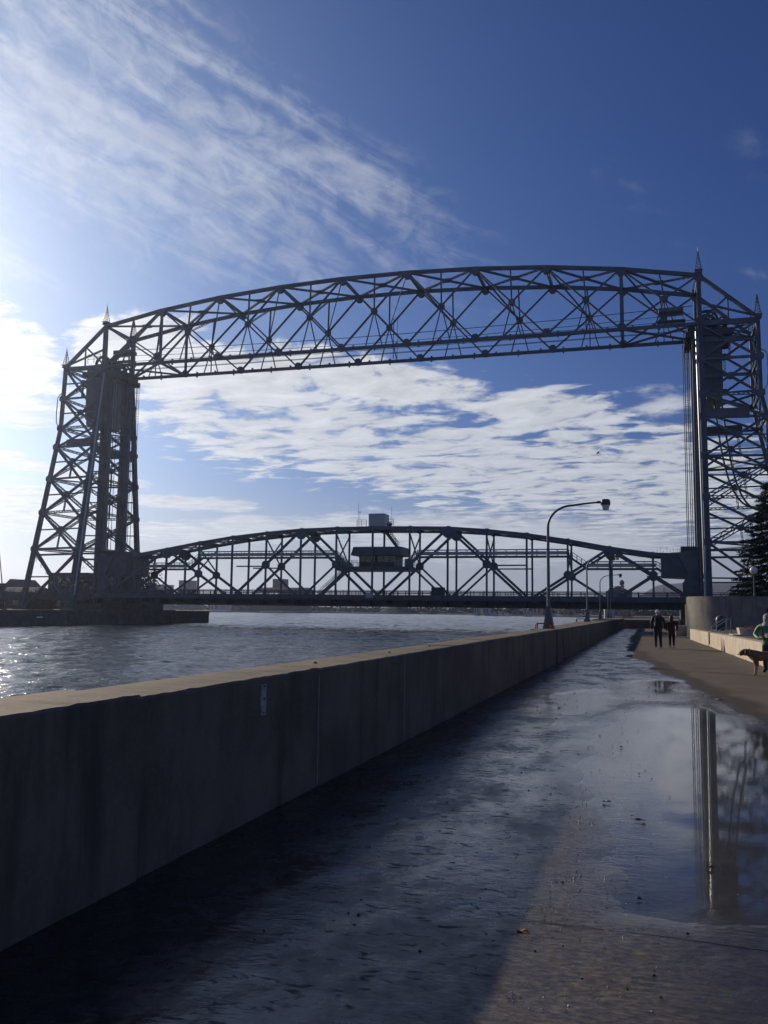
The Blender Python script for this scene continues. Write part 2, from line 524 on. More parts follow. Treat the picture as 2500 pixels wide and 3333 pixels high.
def m_puddle():
    m_ = bpy.data.materials.new('puddle_water')
    m_.use_nodes = True
    t = NT(m_.node_tree)
    t.n.clear()
    out = t.new('ShaderNodeOutputMaterial')
    geo = t.new('ShaderNodeNewGeometry').outputs['Position']
    still = t.new('ShaderNodeAttribute', attribute_name='still').outputs['Fac']
    n = t.noise(t.vm('MULTIPLY', geo, (14.0, 26.0, 1.0)).outputs[0], 1.0, 4, 0.55)
    big = t.noise(t.vm('MULTIPLY', geo, (3.0, 5.0, 1.0)).outputs[0], 1.0, 3, 0.5)
    bn = t.new('ShaderNodeBump')
    t.put(bn.inputs['Strength'], t.lin(still, 0, 1, 0.6, 0.03))
    bn.inputs['Distance'].default_value = 0.004
    t.put(bn.inputs['Height'], t.m('ADD', n, t.m('MULTIPLY', big, 1.6)))
    inc = t.new('ShaderNodeNewGeometry').outputs['Incoming']
    cs = t.m('ABSOLUTE', t.vm('DOT_PRODUCT', inc, bn.outputs[0]).outputs['Value'])
    fz = t.m('MULTIPLY_ADD', t.m('POWER', t.m('SUBTRACT', 1.0, cs), 5.0), 0.979, 0.021)
    gl = t.new('ShaderNodeBsdfGlossy')
    t.put(gl.inputs['Roughness'], t.lin(still, 0, 1, 0.14, 0.010))
    t.put(gl.inputs['Normal'], bn.outputs[0])
    tr = t.new('ShaderNodeBsdfTransparent')
    tr.inputs['Color'].default_value = (0.86, 0.85, 0.82, 1)
    mx = t.new('ShaderNodeMixShader')
    t.put(mx.inputs[0], fz)
    t.l.new(tr.outputs[0], mx.inputs[1])
    t.l.new(gl.outputs[0], mx.inputs[2])
    t.l.new(mx.outputs[0], out.inputs[0])
    return m_


PUD1 = [(0.75, 17.0), (1.25, 15.4), (1.75, 13.0), (2.4, 10.5), (2.8, 8.0), (2.2, 5.9), (0.7, 5.45), (-0.07, 5.35), (-0.25, 6.4), (-0.45, 8.3), (-0.75, 10.4), (-0.72, 13.2), (-0.5, 15.4), (0.0, 16.8)]
PUD2 = [(-0.35, 22.6), (0.1, 23.6), (0.55, 23.2), (0.45, 20.0), (0.3, 17.9), (-0.3, 18.0), (-0.25, 20.5)]
PUD3 = [(-1.75, 18.5), (-1.2, 19.6), (-0.9, 18.0), (-0.95, 16.0), (-1.3, 15.0), (-1.6, 16.6)]
xb_y = [0, 5, 8, 10, 13, 15, 16.5, 20, 24, 29.5, 35, 43, 60, 80, 140]
xb_x = [2.6, 3.2, 3.6, 3.0, 2.2, 1.75, 1.15, 0.9, 0.6, 0.0, -0.65, -1.15, -1.35, -1.5, -1.6]


def fields(X, Y):
    xb = np.interp(Y, xb_y, xb_x)
    nz = fbm(X * 1.1, Y * 0.5, 4) - 0.5
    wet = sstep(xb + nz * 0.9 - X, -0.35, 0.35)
    nn = (fbm(X * 1.6 + 5, Y * 1.1 + 3, 4) - 0.5) * 0.55
    sd = np.minimum(np.minimum(poly_sd(X, Y, PUD1), poly_sd(X, Y, PUD2)), poly_sd(X, Y, PUD3)) + nn
    return wet, sd


ys = [1.0]
while ys[-1] < 150:
    ys.append(ys[-1] + max(0.03, 0.0105 * ys[-1]))
ys = np.array(ys)
xs = np.concatenate([np.linspace(-3.10, 3.3, 190), [3.6, 4.2, 5, 6.5, 9, 13, 20]])
GX, GY = np.meshgrid(xs, ys)
wet, psd = fields(GX, GY)
film = fbm(GX * 4.5, GY * 3.2, 5, 0.6) - 0.5
Z = 0.010 + wet * 0.014 * film - 0.024 * sstep(psd, 0.32, -0.30)
damp_ = sstep(np.interp(GY, xb_y, xb_x) + (fbm(GX * 1.1, GY * 0.5, 4) - 0.5) * 0.9 - GX, -1.0, -0.15)
fringe = 0.5 * sstep(psd, 1.3, 0.2) + 0.5 * sstep(psd, 0.45, 0.02)
sunlit_grain = sstep(GX + 0.35 * (fbm(GX * 2.2, GY * 1.6, 3) - 0.5), -1.15, -0.55) * (1 - 0.75 * sstep(psd, 0.45, 0.0)) * sstep(GY, 26, 12) * (0.15 + 0.85 * sstep(GX, 0.45, -0.25))  # mask of the painted sunlit strip, also drives its rough icy texture
Z = np.where(GX > 3.4, 0.01, Z)
walk = grid_mesh('walkway', GX, GY, Z, m_walk(), {'wet': wet, 'fringe': fringe, 'sunlit_grain': sunlit_grain, 'damp': damp_, 'silt': sstep(psd, 0.1, -0.3)})
tag(walk, kind='structure')
nearX, nearY = np.meshgrid(np.array([-3.10, 0, 3.3, 8, 20]), np.array([-25.0, -5, 0.6, 1.0]))
wn = grid_mesh('walkway_behind', nearX, nearY, np.full(nearX.shape, 0.004), walk.data.materials[0], {'wet': np.full(nearX.shape, 0.8), 'fringe': np.zeros(nearX.shape)})
tag(wn, kind='structure')
pm = (GX < 3.25)
px = xs[(xs < 3.25)][::3]
py = ys[(ys > 1.5) & (ys < 75)]
PX, PY = np.meshgrid(px, py)
w2, s2 = fields(PX, PY)
still = sstep(s2, 0.20, -0.25) * sstep(PX + 0.5 * (fbm(PX * 2, PY, 3) - 0.5), -0.75, 0.25)
pud = grid_mesh('puddle', PX, PY, np.where(s2 < 0.9, 0.0, -0.03), m_puddle(), {'still': still})
tag(pud, kind='structure')
M['joint'] = mat('joint_and_shade_dark', (0.018, 0.017, 0.016), 0.6, 0.3, 8)  # for the thin joints and the painted shadow band
for k, (yj, sl) in enumerate([(4.95, -0.035), (29.2, -0.03), (77.5, 0.0)]):  # two thin joints; the wide far strip is a shadow band painted dark
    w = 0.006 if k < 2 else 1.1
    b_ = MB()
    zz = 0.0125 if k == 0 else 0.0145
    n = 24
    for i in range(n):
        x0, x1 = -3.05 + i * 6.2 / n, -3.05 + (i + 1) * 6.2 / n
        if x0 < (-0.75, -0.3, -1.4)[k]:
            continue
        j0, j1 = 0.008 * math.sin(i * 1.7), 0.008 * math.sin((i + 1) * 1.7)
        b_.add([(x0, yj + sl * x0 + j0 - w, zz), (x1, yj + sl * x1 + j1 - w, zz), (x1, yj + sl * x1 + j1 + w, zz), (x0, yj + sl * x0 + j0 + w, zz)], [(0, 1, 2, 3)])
    b_.build('joint_and_shade_band', M['joint'], walk)


# ------------------------------------------------------------------ concrete
def m_concrete(name, c0, c1, stain=0.5, rough=0.85, streak=True, warm=(0.10, 0.075, 0.05)):
    m_ = bpy.data.materials.new(name)
    m_.use_nodes = True
    t = NT(m_.node_tree)
    b = t.n['Principled BSDF']
    geo = t.new('ShaderNodeNewGeometry').outputs['Position']
    n1 = t.noise(geo, 1.1, 6, 0.6)
    n2 = t.noise(geo, 30.0, 5, 0.7)
    st = t.noise(t.vm('MULTIPLY', geo, (3.2, 3.2, 0.45)).outputs[0], 1.0, 6, 0.6)
    blot = t.noise(geo, 1.6, 6, 0.62)
    c = t.mix(t.ss(n1, 0.3, 0.7), c0, c1)
    c = t.mix(t.m('MULTIPLY', t.ss(n2, 0.45, 0.75), 0.35), c, tuple(k * 1.35 for k in c1))
    if streak:
        c = t.mix(t.m('MULTIPLY', t.ss(st, 0.5, 0.72), stain), c, tuple(k * 0.35 for k in c0))
        c = t.mix(t.m('MULTIPLY', t.ss(blot, 0.5, 0.7), stain * 0.6), c, warm)
    t.put(b.inputs['Base Color'], c)
    b.inputs['Roughness'].default_value = rough
    b.inputs['Specular IOR Level'].default_value = 0.25
    bn = t.new('ShaderNodeBump')
    bn.inputs['Strength'].default_value = 0.5
    bn.inputs['Distance'].default_value = 0.006
    t.put(bn.inputs['Height'], t.m('ADD', n2, t.m('MULTIPLY', t.noise(geo, 7.0, 5, 0.6), 1.5)))
    t.put(b.inputs['Normal'], bn.outputs[0])
    return m_


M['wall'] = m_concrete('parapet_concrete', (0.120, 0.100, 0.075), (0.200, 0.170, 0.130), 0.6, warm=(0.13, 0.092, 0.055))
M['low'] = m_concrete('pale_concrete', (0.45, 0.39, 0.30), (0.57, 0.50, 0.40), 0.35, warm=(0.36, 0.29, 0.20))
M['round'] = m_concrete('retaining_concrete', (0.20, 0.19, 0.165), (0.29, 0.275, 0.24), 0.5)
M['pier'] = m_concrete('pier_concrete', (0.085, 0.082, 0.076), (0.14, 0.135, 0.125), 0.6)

# parapet wall along the canal, cast in panels
pw = thing('parapet_wall', (-3.3, 30, 0), 'long chest-high concrete parapet wall along the canal, sunlit top, shaded stained face', 'wall')
joints = [-8.0, -4.25, -1.2, 1.85, 4.9, 7.95, 10.99, 14.05, 17.1, 20.2, 23.3, 26.4, 29.55]
for i in range(len(joints) - 1):
    y0, y1 = joints[i] + 0.006, joints[i + 1] - 0.006
    dx = random.uniform(-0.004, 0.004) + (0.012 if i == 3 else 0)
    dz = random.uniform(-0.006, 0.004) + (0.012 if i == 3 else 0)
    nseg = max(2, int((y1 - y0) / (0.09 if y0 < 12 else 0.4)))
    ps = MB()
    ring = []
    chip = 0.0
    for k in range(nseg + 1):
        yk = y0 + (y1 - y0) * k / nseg
        chip = max(0.0, chip - 0.02) if chip > 0 else (random.uniform(0.012, 0.038) if random.random() < 0.045 else 0.0)
        if k in (0, nseg):
            chip = max(chip, random.uniform(0.0, 0.02))
        j1, j2 = random.gauss(0, 0.0022), random.gauss(0, 0.0022)
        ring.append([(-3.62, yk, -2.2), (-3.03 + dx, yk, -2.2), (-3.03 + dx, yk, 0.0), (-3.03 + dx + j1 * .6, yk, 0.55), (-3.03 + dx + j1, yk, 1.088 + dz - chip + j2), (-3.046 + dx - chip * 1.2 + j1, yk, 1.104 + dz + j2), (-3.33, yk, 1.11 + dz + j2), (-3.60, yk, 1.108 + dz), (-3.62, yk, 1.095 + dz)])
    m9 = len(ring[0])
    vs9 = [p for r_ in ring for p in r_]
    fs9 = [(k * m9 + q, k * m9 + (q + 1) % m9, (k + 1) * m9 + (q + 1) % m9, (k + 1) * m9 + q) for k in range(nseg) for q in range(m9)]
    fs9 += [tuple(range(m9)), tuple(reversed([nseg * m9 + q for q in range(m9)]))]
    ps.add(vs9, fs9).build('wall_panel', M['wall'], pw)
# thicker pier and the stepped-back wall beyond the first lamp
segs = [29.56, 31.3, 37.4, 43.5, 49.6, 55.7, 61.8, 67.9, 74, 80, 86, 92, 98, 104]
for i in range(len(segs) - 1):
    y0, y1 = segs[i] + 0.006, segs[i + 1] - 0.006
    xi = -2.98 if i == 0 else -3.09
    xo0, xo1 = (-3.75 - 0.026 * max(0, y - 31) - 0.1 for y in (y0, y1))
    h = 1.10 if i == 0 else 1.085
    b_ = MB()
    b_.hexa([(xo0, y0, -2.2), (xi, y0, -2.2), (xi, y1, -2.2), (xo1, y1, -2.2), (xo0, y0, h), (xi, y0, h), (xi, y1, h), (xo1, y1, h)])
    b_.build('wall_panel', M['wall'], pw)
M['sealant'] = mat('pale_joint_sealant', (0.25, 0.24, 0.215), 0.7, 0.2, 12)
for yj in (7.95, 10.99):
    MB().box(-3.06, -3.024, yj - 0.011, yj + 0.011, 0.03, 1.06).build('joint_sealant', M['sealant'], pw)
MB().box(-3.05, -2.972, 31.29, 31.32, 0.05, 1.05).build('joint_sealant', mat('rusty_joint_strip', (0.28, 0.11, 0.05), 0.8, 0.3, 15), pw)
# recess by the first lamp
MB().box(-3.092, -3.085, 32.15, 32.95, 0.1, 0.93).build('recess_panel', mat('dark_recess', (0.035, 0.037, 0.04), 0.8, 0.2, 4), pw)
MB().box(-3.10, -3.06, 32.10, 33.0, 0.935, 0.985).build('recess_lintel', M['wall'], pw)
gp = MB()
gp.box(-3.03, -3.017, 6.635, 6.735, 0.80, 1.045)
gp.build('gauge_plate', mat('weathered_white_plate', (0.30, 0.32, 0.35), 0.5, 0.35, 22), pw, bevel=0.003)['label'] = 'narrow pale metal plate fixed upright on the wall face'
nail = MB()
for zz in (0.82, 0.93, 1.03):
    nail.tube([(-3.02, 6.685, zz), (-3.008, 6.685, zz)], 0.008, 6)
nail.build('bolt', M['steel_d'], pw)
# cross wall closing the view of the walkway, and outer pier apron
cw = thing('cross_wall', (0, 106, 0), 'low dark concrete wall crossing the far end of the walkway', 'wall')
for i in range(4):
    MB().box(-3.1 + i * 2.1, -3.1 + (i + 1) * 2.1 - 0.02, 105.2, 106.2, -0.5, 0.93).build('wall_panel', M['wall'], cw)

# ------------------------------------------------------------------ canal water
def m_water():
    m_ = bpy.data.materials.new('canal_water')
    m_.use_nodes = True
    t = NT(m_.node_tree)
    b = t.n['Principled BSDF']
    geo = t.new('ShaderNodeNewGeometry').outputs['Position']
    b.inputs['Base Color'].default_value = (0.012, 0.019, 0.026, 1)
    b.inputs['Roughness'].default_value = 0.13
    b.inputs['IOR'].default_value = 1.33
    n1 = t.noise(t.vm('MULTIPLY', geo, (0.9, 1.2, 1.0)).outputs[0], 1.0, 5, 0.6)
    n2 = t.noise(t.vm('MULTIPLY', geo, (0.25, 0.35, 1.0)).outputs[0], 1.0, 3, 0.5)
    bn = t.new('ShaderNodeBump')
    bn.inputs['Strength'].default_value = 0.9
    bn.inputs['Distance'].default_value = 0.30
    t.put(bn.inputs['Height'], t.m('ADD', n1, n2))
    t.put(b.inputs['Normal'], bn.outputs[0])
    return m_


WZ = -1.5
mw = m_water()
wy = [-30.0]
while wy[-1] < 182:
    wy.append(wy[-1] + max(0.33, 0.0042 * wy[-1]))
wy = np.array(wy)
wx = np.concatenate([np.arange(-96.5, -3.4, 0.42), [-3.4]])
WX, WY = np.meshgrid(wx, wy)
ph = WX * 0.5 + WY * 0.9
def waves(X, Y):
    return 0.29 * (fbm(X * 0.5 + 3, Y * 0.42, 4, 0.58) - 0.5) + 0.22 * (fbm(X * 0.15, Y * 0.13 + 8, 2) - 0.5) + 0.20 * (fbm(X * 1.05 + 40, Y * 0.85, 2, 0.6) - 0.5)


hz_ = waves(WX, WY)
water = grid_mesh('canal_water', WX, WY, WZ + hz_, mw)
tag(water, kind='structure')
# harbour water beyond and to the sides, one sheet to the far shore
hb = MB()
for (x0, x1, y0, y1) in [(-2500, -449, 181, 2200), (-449, 60, 829, 2200), (60, 1500, 170, 2200), (-96.45, -3.45, -800, -29)]:
    hb.add([(x0, y0, WZ - 0.03), (x1, y0, WZ - 0.03), (x1, y1, WZ - 0.03), (x0, y1, WZ - 0.03)], [(0, 1, 2, 3)])
tag(hb.build('harbour_water', mw), kind='structure')
hy_ = [181.4]
while hy_[-1] < 830:
    hy_.append(hy_[-1] + 0.0052 * hy_[-1])
BX, BY = np.meshgrid(np.concatenate([np.arange(-450, -1, 1.25), np.arange(0, 61, 4.0)]), np.array(hy_))
tag(grid_mesh('harbour_waves', BX, BY, WZ + 1.5 * waves(BX * 0.6, BY * 0.6), mw), kind='structure')
# ------------------------------------------------------------------ ground on both banks
gm = mat('bank_ground', (0.075, 0.068, 0.055), 0.95, 0.3, 0.08, vec='Object')
g = MB()
g.box(3.4, 1400, -60, 171, -4, -0.03)
g.box(-8.2, 3.4, 106.4, 171, -4, 0.55)
tag(g.build('north_bank', gm), kind='structure')
g = MB()
g.prism([(-1800, -300), (-95, -300), (-95, 179.5), (-96.5, 181.2), (-122, 181.2), (-190, 330), (-1800, 420)], 'z', -5, 0.9)
tag(g.build('south_pier_ground', M['pier']), kind='structure')
# coping and fenders on the south pier face
sp = thing('south_pier_wall', (-95, 90, 0), 'dark concrete pier wall with stepped coping on the far side of the canal', 'pier')
for i in range(20):
    y0 = -60 + i * 12.0
    y1 = min(y0 + 11.97, 179.4)
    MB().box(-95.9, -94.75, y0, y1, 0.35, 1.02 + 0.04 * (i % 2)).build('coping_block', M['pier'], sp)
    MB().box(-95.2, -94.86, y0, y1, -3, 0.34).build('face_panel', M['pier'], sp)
MB().box(-94.83, -94.80, 121.2, 122.6, -0.22, -0.02).build('white_mark', mat('white_paint_mark', (0.8, 0.8, 0.78), 0.6, 0.05), sp)

# ------------------------------------------------------------------ the bridge
XC, SK = -51.0, 0.015


def W(X, Y, Z):
    return Vector((X, Y + SK * (X - XC), Z))


YN, YF = 160.12, 170.68
NX = [-111 + i * 120 / 9 for i in range(10)]
ZT = [61.47, 63.9, 65.56, 66.56, 67.06, 67.06, 66.56, 65.56, 63.9, 61.47]
ZB = 52.63
br = thing('aerial_bridge_frame', (XC, 165.4, 0.9), 'grey steel bridge frame: two tapered lattice towers joined by an arched overhead truss', 'bridge')


def bm_(name, p, q, w, h, up=(0, 0, 1), m_='steel', par=None):
    return MB().beam(p, q, w, h, up).build(name, M[m_], par or br)


def lc_(name, p, q, w, h, up=(0, 0, 1), par=None, **k):
    return MB().laced(p, q, w, h, up, **k).build(name, M['steel'], par or br)


def gusset(p, r, t, par, m_='steel', ax='y'):
    poly = [(p.x + r * sx, p.z + r * sz) for sx, sz in ((-1, -.45), (-.45, -1), (.45, -1), (1, -.45), (1, .45), (.45, 1), (-.45, 1), (-1, .45))]
    return MB().prism(poly, 'y', p.y - t, p.y + t).build('gusset_plate', M[m_], par)


YUP = (0, 1, 0)
for Y in (YN, YF):
    ctr = []
    for i in range(9):
        bm_('top_chord', W(NX[i], Y, ZT[i]), W(NX[i + 1], Y, ZT[i + 1]), 0.62, 0.66)
        bm_('bottom_chord', W(NX[i], Y, ZB), W(NX[i + 1], Y, ZB), 0.55, 0.58)
        a0, a1, b0, b1 = W(NX[i], Y, ZT[i]), W(NX[i + 1], Y, ZT[i + 1]), W(NX[i], Y, ZB), W(NX[i + 1], Y, ZB)
        # crossing of the two diagonals
        d1, d2 = b1 - a0, a1 - b0
        den = d1.x * d2.z - d1.z * d2.x
        k = ((b0.x - a0.x) * d2.z - (b0.z - a0.z) * d2.x) / den
        c = a0 + d1 * k
        ctr.append(c)
        main = (i % 2 == 0)
        o = Vector((0, 0.16, 0))
        bm_('diagonal', a0 + o, b1 + o, 0.3, 0.36 if i > 4 else 0.28, YUP)
        bm_('diagonal', b0 - o, a1 - o, 0.3, 0.28 if i > 4 else 0.36, YUP)
        gusset(c, 0.62, 0.22, br)
        gusset(b1 + Vector((0, 0, 0.38)), 0.72, 0.36, br)
        gusset(a1 - Vector((0, 0, 0.5)), 0.78, 0.40, br)
        tm = (a0 + a1) / 2
        bm_('sub_post', c, tm, 0.26, 0.3, YUP)
        for s_ in (-1.75, 1.75):
            bm_('hanger', c, Vector((c.x + s_, c.y, ZB)), 0.2, 0.16, YUP)
        if i in (0, 1, 7, 8):
            bm_('hanger', c, Vector((c.x, c.y, ZB)), 0.18, 0.18, YUP)
    for i in (1, 8):
        bm_('post', W(NX[i], Y, ZT[i]), W(NX[i], Y, ZB), 0.42, 0.5, YUP)
    if Y == YN:
        cn = ctr
    else:
        cf = ctr
# lateral systems
for i in range(9):
    n0, n1, f0, f1 = W(NX[i], YN, ZT[i]), W(NX[i + 1], YN, ZT[i + 1]), W(NX[i], YF, ZT[i]), W(NX[i + 1], YF, ZT[i + 1])
    lc_('lateral_brace', n0, f1, 0.5, 0.3, (0, 0, 1), step=0.55)
    lc_('lateral_brace', f0, n1, 0.5, 0.3, (0, 0, 1), step=0.55)
    c = (n0 + f1) / 2
    MB().box(c.x - 0.8, c.x + 0.8, c.y - 0.7, c.y + 0.7, c.z - 0.2, c.z + 0.2).build('gusset_plate', M['steel'], br)
    if i in (0, 8):
        b0, b1, g0, g1 = (W(NX[i], YN, ZB), W(NX[i + 1], YN, ZB), W(NX[i], YF, ZB), W(NX[i + 1], YF, ZB))
        lc_('bottom_lateral', b0, g1, 0.5, 0.3, step=0.55)
        lc_('bottom_lateral', g0, b1, 0.5, 0.3, step=0.55)
    # sway brace from the near top node to the far crossing
    k = i if i < 4 else i
    top = n1 if i <= 4 else n0
    lc_('sway_brace', top, cf[i], 0.42, 0.18, (1, 0, 0), step=1.1, fl=0.1, t=0.05, both=False)
    if i < 4:
        lc_('sway_brace', cn[i], (f0 + f1) / 2 + Vector((3.5, 0, -0.4)) * 0 , 0.36, 0.18, (1, 0, 0), step=1.1, fl=0.1, t=0.05, both=False)
for i in range(10):
    lc_('cross_strut', W(NX[i], YN, ZT[i]), W(NX[i], YF, ZT[i]), 0.5, 0.5, (0, 0, 1), step=0.6)
    if i in (0, 1, 8, 9):
        lc_('cross_strut', W(NX[i], YN, ZB), W(NX[i], YF, ZB), 0.5, 0.4, (0, 0, 1), step=0.6)
# chord knobs (rope guides) along the bottom chords
for Y in (YN, YF):
    kb = MB()
    for i in range(27):
        p = W(-108 + i * 4.4, Y, ZB)
        kb.box(p.x - 0.16, p.x + 0.16, p.y - 0.2, p.y + 0.2, p.z + 0.36, p.z + 0.62)
        if i % 2:
            kb.box(p.x - 0.12, p.x + 0.12, p.y - 0.2, p.y + 0.2, p.z - 0.62, p.z - 0.36)
    kb.build('rope_guides', M['steel'], br)['kind'] = 'stuff'
# mast on the truss
bm_('light_mast', W(-49.8, YF - 1, 53), W(-49.8, YF - 1, 61.5), 0.12, 0.12)
bm_('light_mast', W(-49.0, YF - 1, 53), W(-49.0, YF - 1, 61.0), 0.08, 0.08)

# operating ropes slung between the towers
for k, (Y, z0, z1, sag) in enumerate([(162.0, 56.6, 56.6, 1.1), (163.4, 54.4, 54.4, .35), (165.2, 54.5, 54.5, .35), (166.8, 54.5, 54.5, .3), (168.2, 53.9, 53.9, .3), (169.3, 54.4, 54.4, .3), (169.3, 57.6, 57.6, 1.2)]):
    pts = []
    for j in range(25):
        u = j / 24
        pts.append(W(-110 + 118 * u, Y, z0 - sag * 4 * u * (1 - u)))
    b_ = MB().tube(pts, 0.055 if k else 0.07, 5)
    tag(b_.build('operating_rope', M['cable']), 'thin dark steel rope strung between the tower tops, ' + ['nearest and hanging lowest', 'second nearest', 'third from the near truss', 'in the middle of the set', 'third from the far truss', 'tight against the far truss', 'highest, beside the far truss'][k], 'rope', 'operating ropes of the bridge')


# ------------------------------------------------------------------ towers
LEV = [52.6, 46.0, 39.5, 35.4, 28.5, 21.3, 13.6, 1.4]


def tower(s):
    kx = 0.15 if s < 0 else 0.20
    base = 1.0 if s < 0 else 0.6

    def ch(f, z):      # channel leg
        k = 0.131 * max(0, 52.6 - z)
        return W(XC + s * 60, YF + k if f else YN - k, z)

    def ld(f, z):      # land leg
        k = 0.05 * max(0, 52.6 - z)
        return W(XC + s * (69.5 + kx * max(0, 39.5 - z)), YF + k if f else YN - k, z)
    for f in (0, 1):
        top = ZT[0]
        def leg(p, q, w0, w1):
            m3 = MB()
            for k3 in (-1, 1):
                m3.beam(p + Vector((k3 * w0 * 0.36, 0, 0)), q + Vector((k3 * w1 * 0.36, 0, 0)), w0, w0 * 0.28, (1, 0, 0), w1, w1 * 0.28)
            m3.beam(p, q, w0 * 0.62, w0 * 0.46, (1, 0, 0), w1 * 0.62, w1 * 0.46)
            return m3.build('tower_leg', M['steel'], br)
        leg(ch(f, top), ch(f, 52.6), 0.75, 0.8)
        leg(ch(f, 52.6), ch(f, base), 0.8, 0.98)
        leg(ld(f, 53.2), ld(f, 39.5), 0.66, 0.66)
        leg(ld(f, 39.5), ld(f, base), 0.66, 0.9)
        # raking end post of the overhead truss
        bm_('end_post', ch(f, ZT[0]), ld(f, 53.0), 0.62, 0.6)
        mid = (ch(f, ZT[0]) + ld(f, 53.0)) / 2
        bm_('sub_post', mid, Vector((mid.x, mid.y, ZB)), 0.25, 0.25)
        bm_('diagonal', mid, ch(f, 53), 0.32, 0.3, YUP)
        bm_('tie', ld(f, 53.3), ch(f, 56.5), 0.32, 0.36, YUP)
        bm_('bottom_chord', ld(f, 52.6), ch(f, 52.6), 0.6, 0.9)
        for i, z in enumerate(LEV[1:-1]):
            lc_('strut', ch(f, z), ld(f, z), 0.55, 0.3, YUP, step=0.75) if i in (1, 4) else bm_('strut', ch(f, z), ld(f, z), 0.32, 0.4)
        bm_('strut', ch(f, 12.3), ld(f, 12.3), 0.3, 0.4)
        for i in range(len(LEV) - 1):
            z0, z1 = LEV[i], LEV[i + 1]
            if i == 2:
                bm_('diagonal', ch(f, z0), ld(f, z1), 0.4, 0.3, YUP)
                continue
            zb = z1 if i < 6 else base
            hv = 0.5 if i >= 4 else 0.4
            if i >= 4:
                lc_('diagonal', ch(f, zb), ld(f, z0), 0.75, 0.4, YUP, step=1.0, fl=0.2)
            else:
                bm_('diagonal', ch(f, zb), ld(f, z0), 0.4, hv, YUP)
            bm_('diagonal', ch(f, z0) + Vector((0, .22, 0)), ld(f, zb) + Vector((0, .22, 0)), 0.4, hv, YUP)
            a0, a1, b0, b1 = ch(f, z0), ld(f, zb), ch(f, zb), ld(f, z0)
            k = (b0 - a0).length / ((b0 - a0).length + (a1 - b1).length + 1e-6)
            wl = abs(b1.x - a0.x) / (abs(b1.x - a0.x) + abs(a1.x - b0.x))
            c = a0 + (a1 - a0) * wl
            gusset(c, 0.6, 0.28, br)
            zc = c.z
            bm_('sub_strut', ch(f, zc), ld(f, zc), 0.22, 0.26)
            if i in (0, 3, 4, 5):
                lc_('sub_brace', c, (ch(f, zb) + ld(f, zb)) / 2, 0.35, 0.2, YUP, step=0.6, fl=0.09, t=0.05)
        for z in LEV[1:-1]:
            for fn in (ch, ld):
                gusset(fn(f, z), 0.72, 0.38, br)
        # deep plate girder above the counterweight stop
        p, q = ch(f, 36.0 - f * 0.3), ld(f, 36.0 - f * 0.3)
        bm_('plate_girder', p, p + (q - p) * 0.74, 0.3, 1.75, m_='plate')
        # spires
        for fn, zb in ((ch, ZT[0] + 0.4), (ld, 53.0)):
            p = fn(f, zb)
            sp_ = MB()
            q = 0.52
            for sx in (-1, 1):
                for sy in (-1, 1):
                    sp_.beam((p.x + sx * q, p.y + sy * q, zb + 0.5), (p.x, p.y, zb + 4.0), 0.10, 0.10)
            for j in range(7):
                u0, u1 = j / 7, (j + 1) / 7
                for sx, sy, tx, ty in ((-1, -1, 1, -1), (1, -1, 1, 1), (1, 1, -1, 1), (-1, 1, -1, -1)):
                    r0, r1 = q * (1 - u0), q * (1 - u1)
                    sp_.beam((p.x + sx * r0, p.y + sy * r0, zb + 0.5 + 3.5 * u0), (p.x + tx * r1, p.y + ty * r1, zb + 0.5 + 3.5 * u1), 0.05, 0.05)
            spo = sp_.build('spire', M['steel_d'], br)
            c_ = MB()
            c_.box(p.x - 0.62, p.x + 0.62, p.y - 0.62, p.y + 0.62, zb - 0.1, zb + 0.12)
            c_.box(p.x - 0.7, p.x + 0.7, p.y - 0.7, p.y + 0.7, zb + 0.4, zb + 0.55)
            c_.box(p.x - 0.5, p.x + 0.5, p.y - 0.5, p.y + 0.5, zb + 0.1, zb + 0.42)
            c_.build('spire_base', M['steel'], spo)
            MB().lathe((p.x, p.y, zb + 3.8), [(0.06, 0), (0.16, 0.15), (0.05, 0.3), (0.03, 0.9)], 6).build('finial', M['steel'], spo)
    # transverse bracing
    for fn, lab in ((ch, 0), (ld, 1)):
        for i, z in enumerate(LEV[:-1]):
            if lab == 0 and i in (0, 1):
                continue
            lc_('cross_strut', fn(0, z), fn(1, z), 0.55, 0.35, (1, 0, 0), step=0.7)
        for i in range(len(LEV) - 1):
            if lab == 0 and i in (0, 1, 6):
                continue
            z0, z1 = LEV[i], LEV[i + 1]
            lc_('cross_brace', fn(0, z0), fn(1, z1), 0.55, 0.3, (1, 0, 0), step=0.6)
            lc_('cross_brace', fn(1, z0), fn(0, z1), 0.55, 0.3, (1, 0, 0), step=0.6)
    bm_('plate_girder', ch(0, 34.6) + Vector((0, 1, 0)), ch(1, 34.6) - Vector((0, 1, 0)), 0.3, 1.5, m_='plate')
    # inner portal braces on the channel face above the deck
    # horizontal diaphragm braces
    for z in (52.6, 39.5, 28.5, 13.6):
        lc_('diaphragm_brace', ch(0, z), ld(1, z), 0.45, 0.25, step=0.7)
        lc_('diaphragm_brace', ch(1, z), ld(0, z), 0.45, 0.25, step=0.7)
    # vertical guide columns for the lift span
    for yy in (161.4, 168.7):
        for dx, wv in ((-1.15, 0.42), (-0.35, 0.34), (0.55, 0.5)):
            p0, p1 = W(XC + s * (60 + dx), yy, 52), W(XC + s * (60 + dx), yy, 1.0)
            bm_('guide_column', p0, p1, wv, 0.95)
        p0, p1 = W(XC + s * 60, yy, 52), W(XC + s * 60, yy, 1.0)
        lc_('column_lacing', p0, p1, 1.1, 0.5, (0, 1, 0), step=1.0, fl=0.1)
        bm_('guide_rail', W(XC + s * 58.95, yy - 0.15, 51.5), W(XC + s * 58.95, yy - 0.15, 9), 0.2, 0.3)
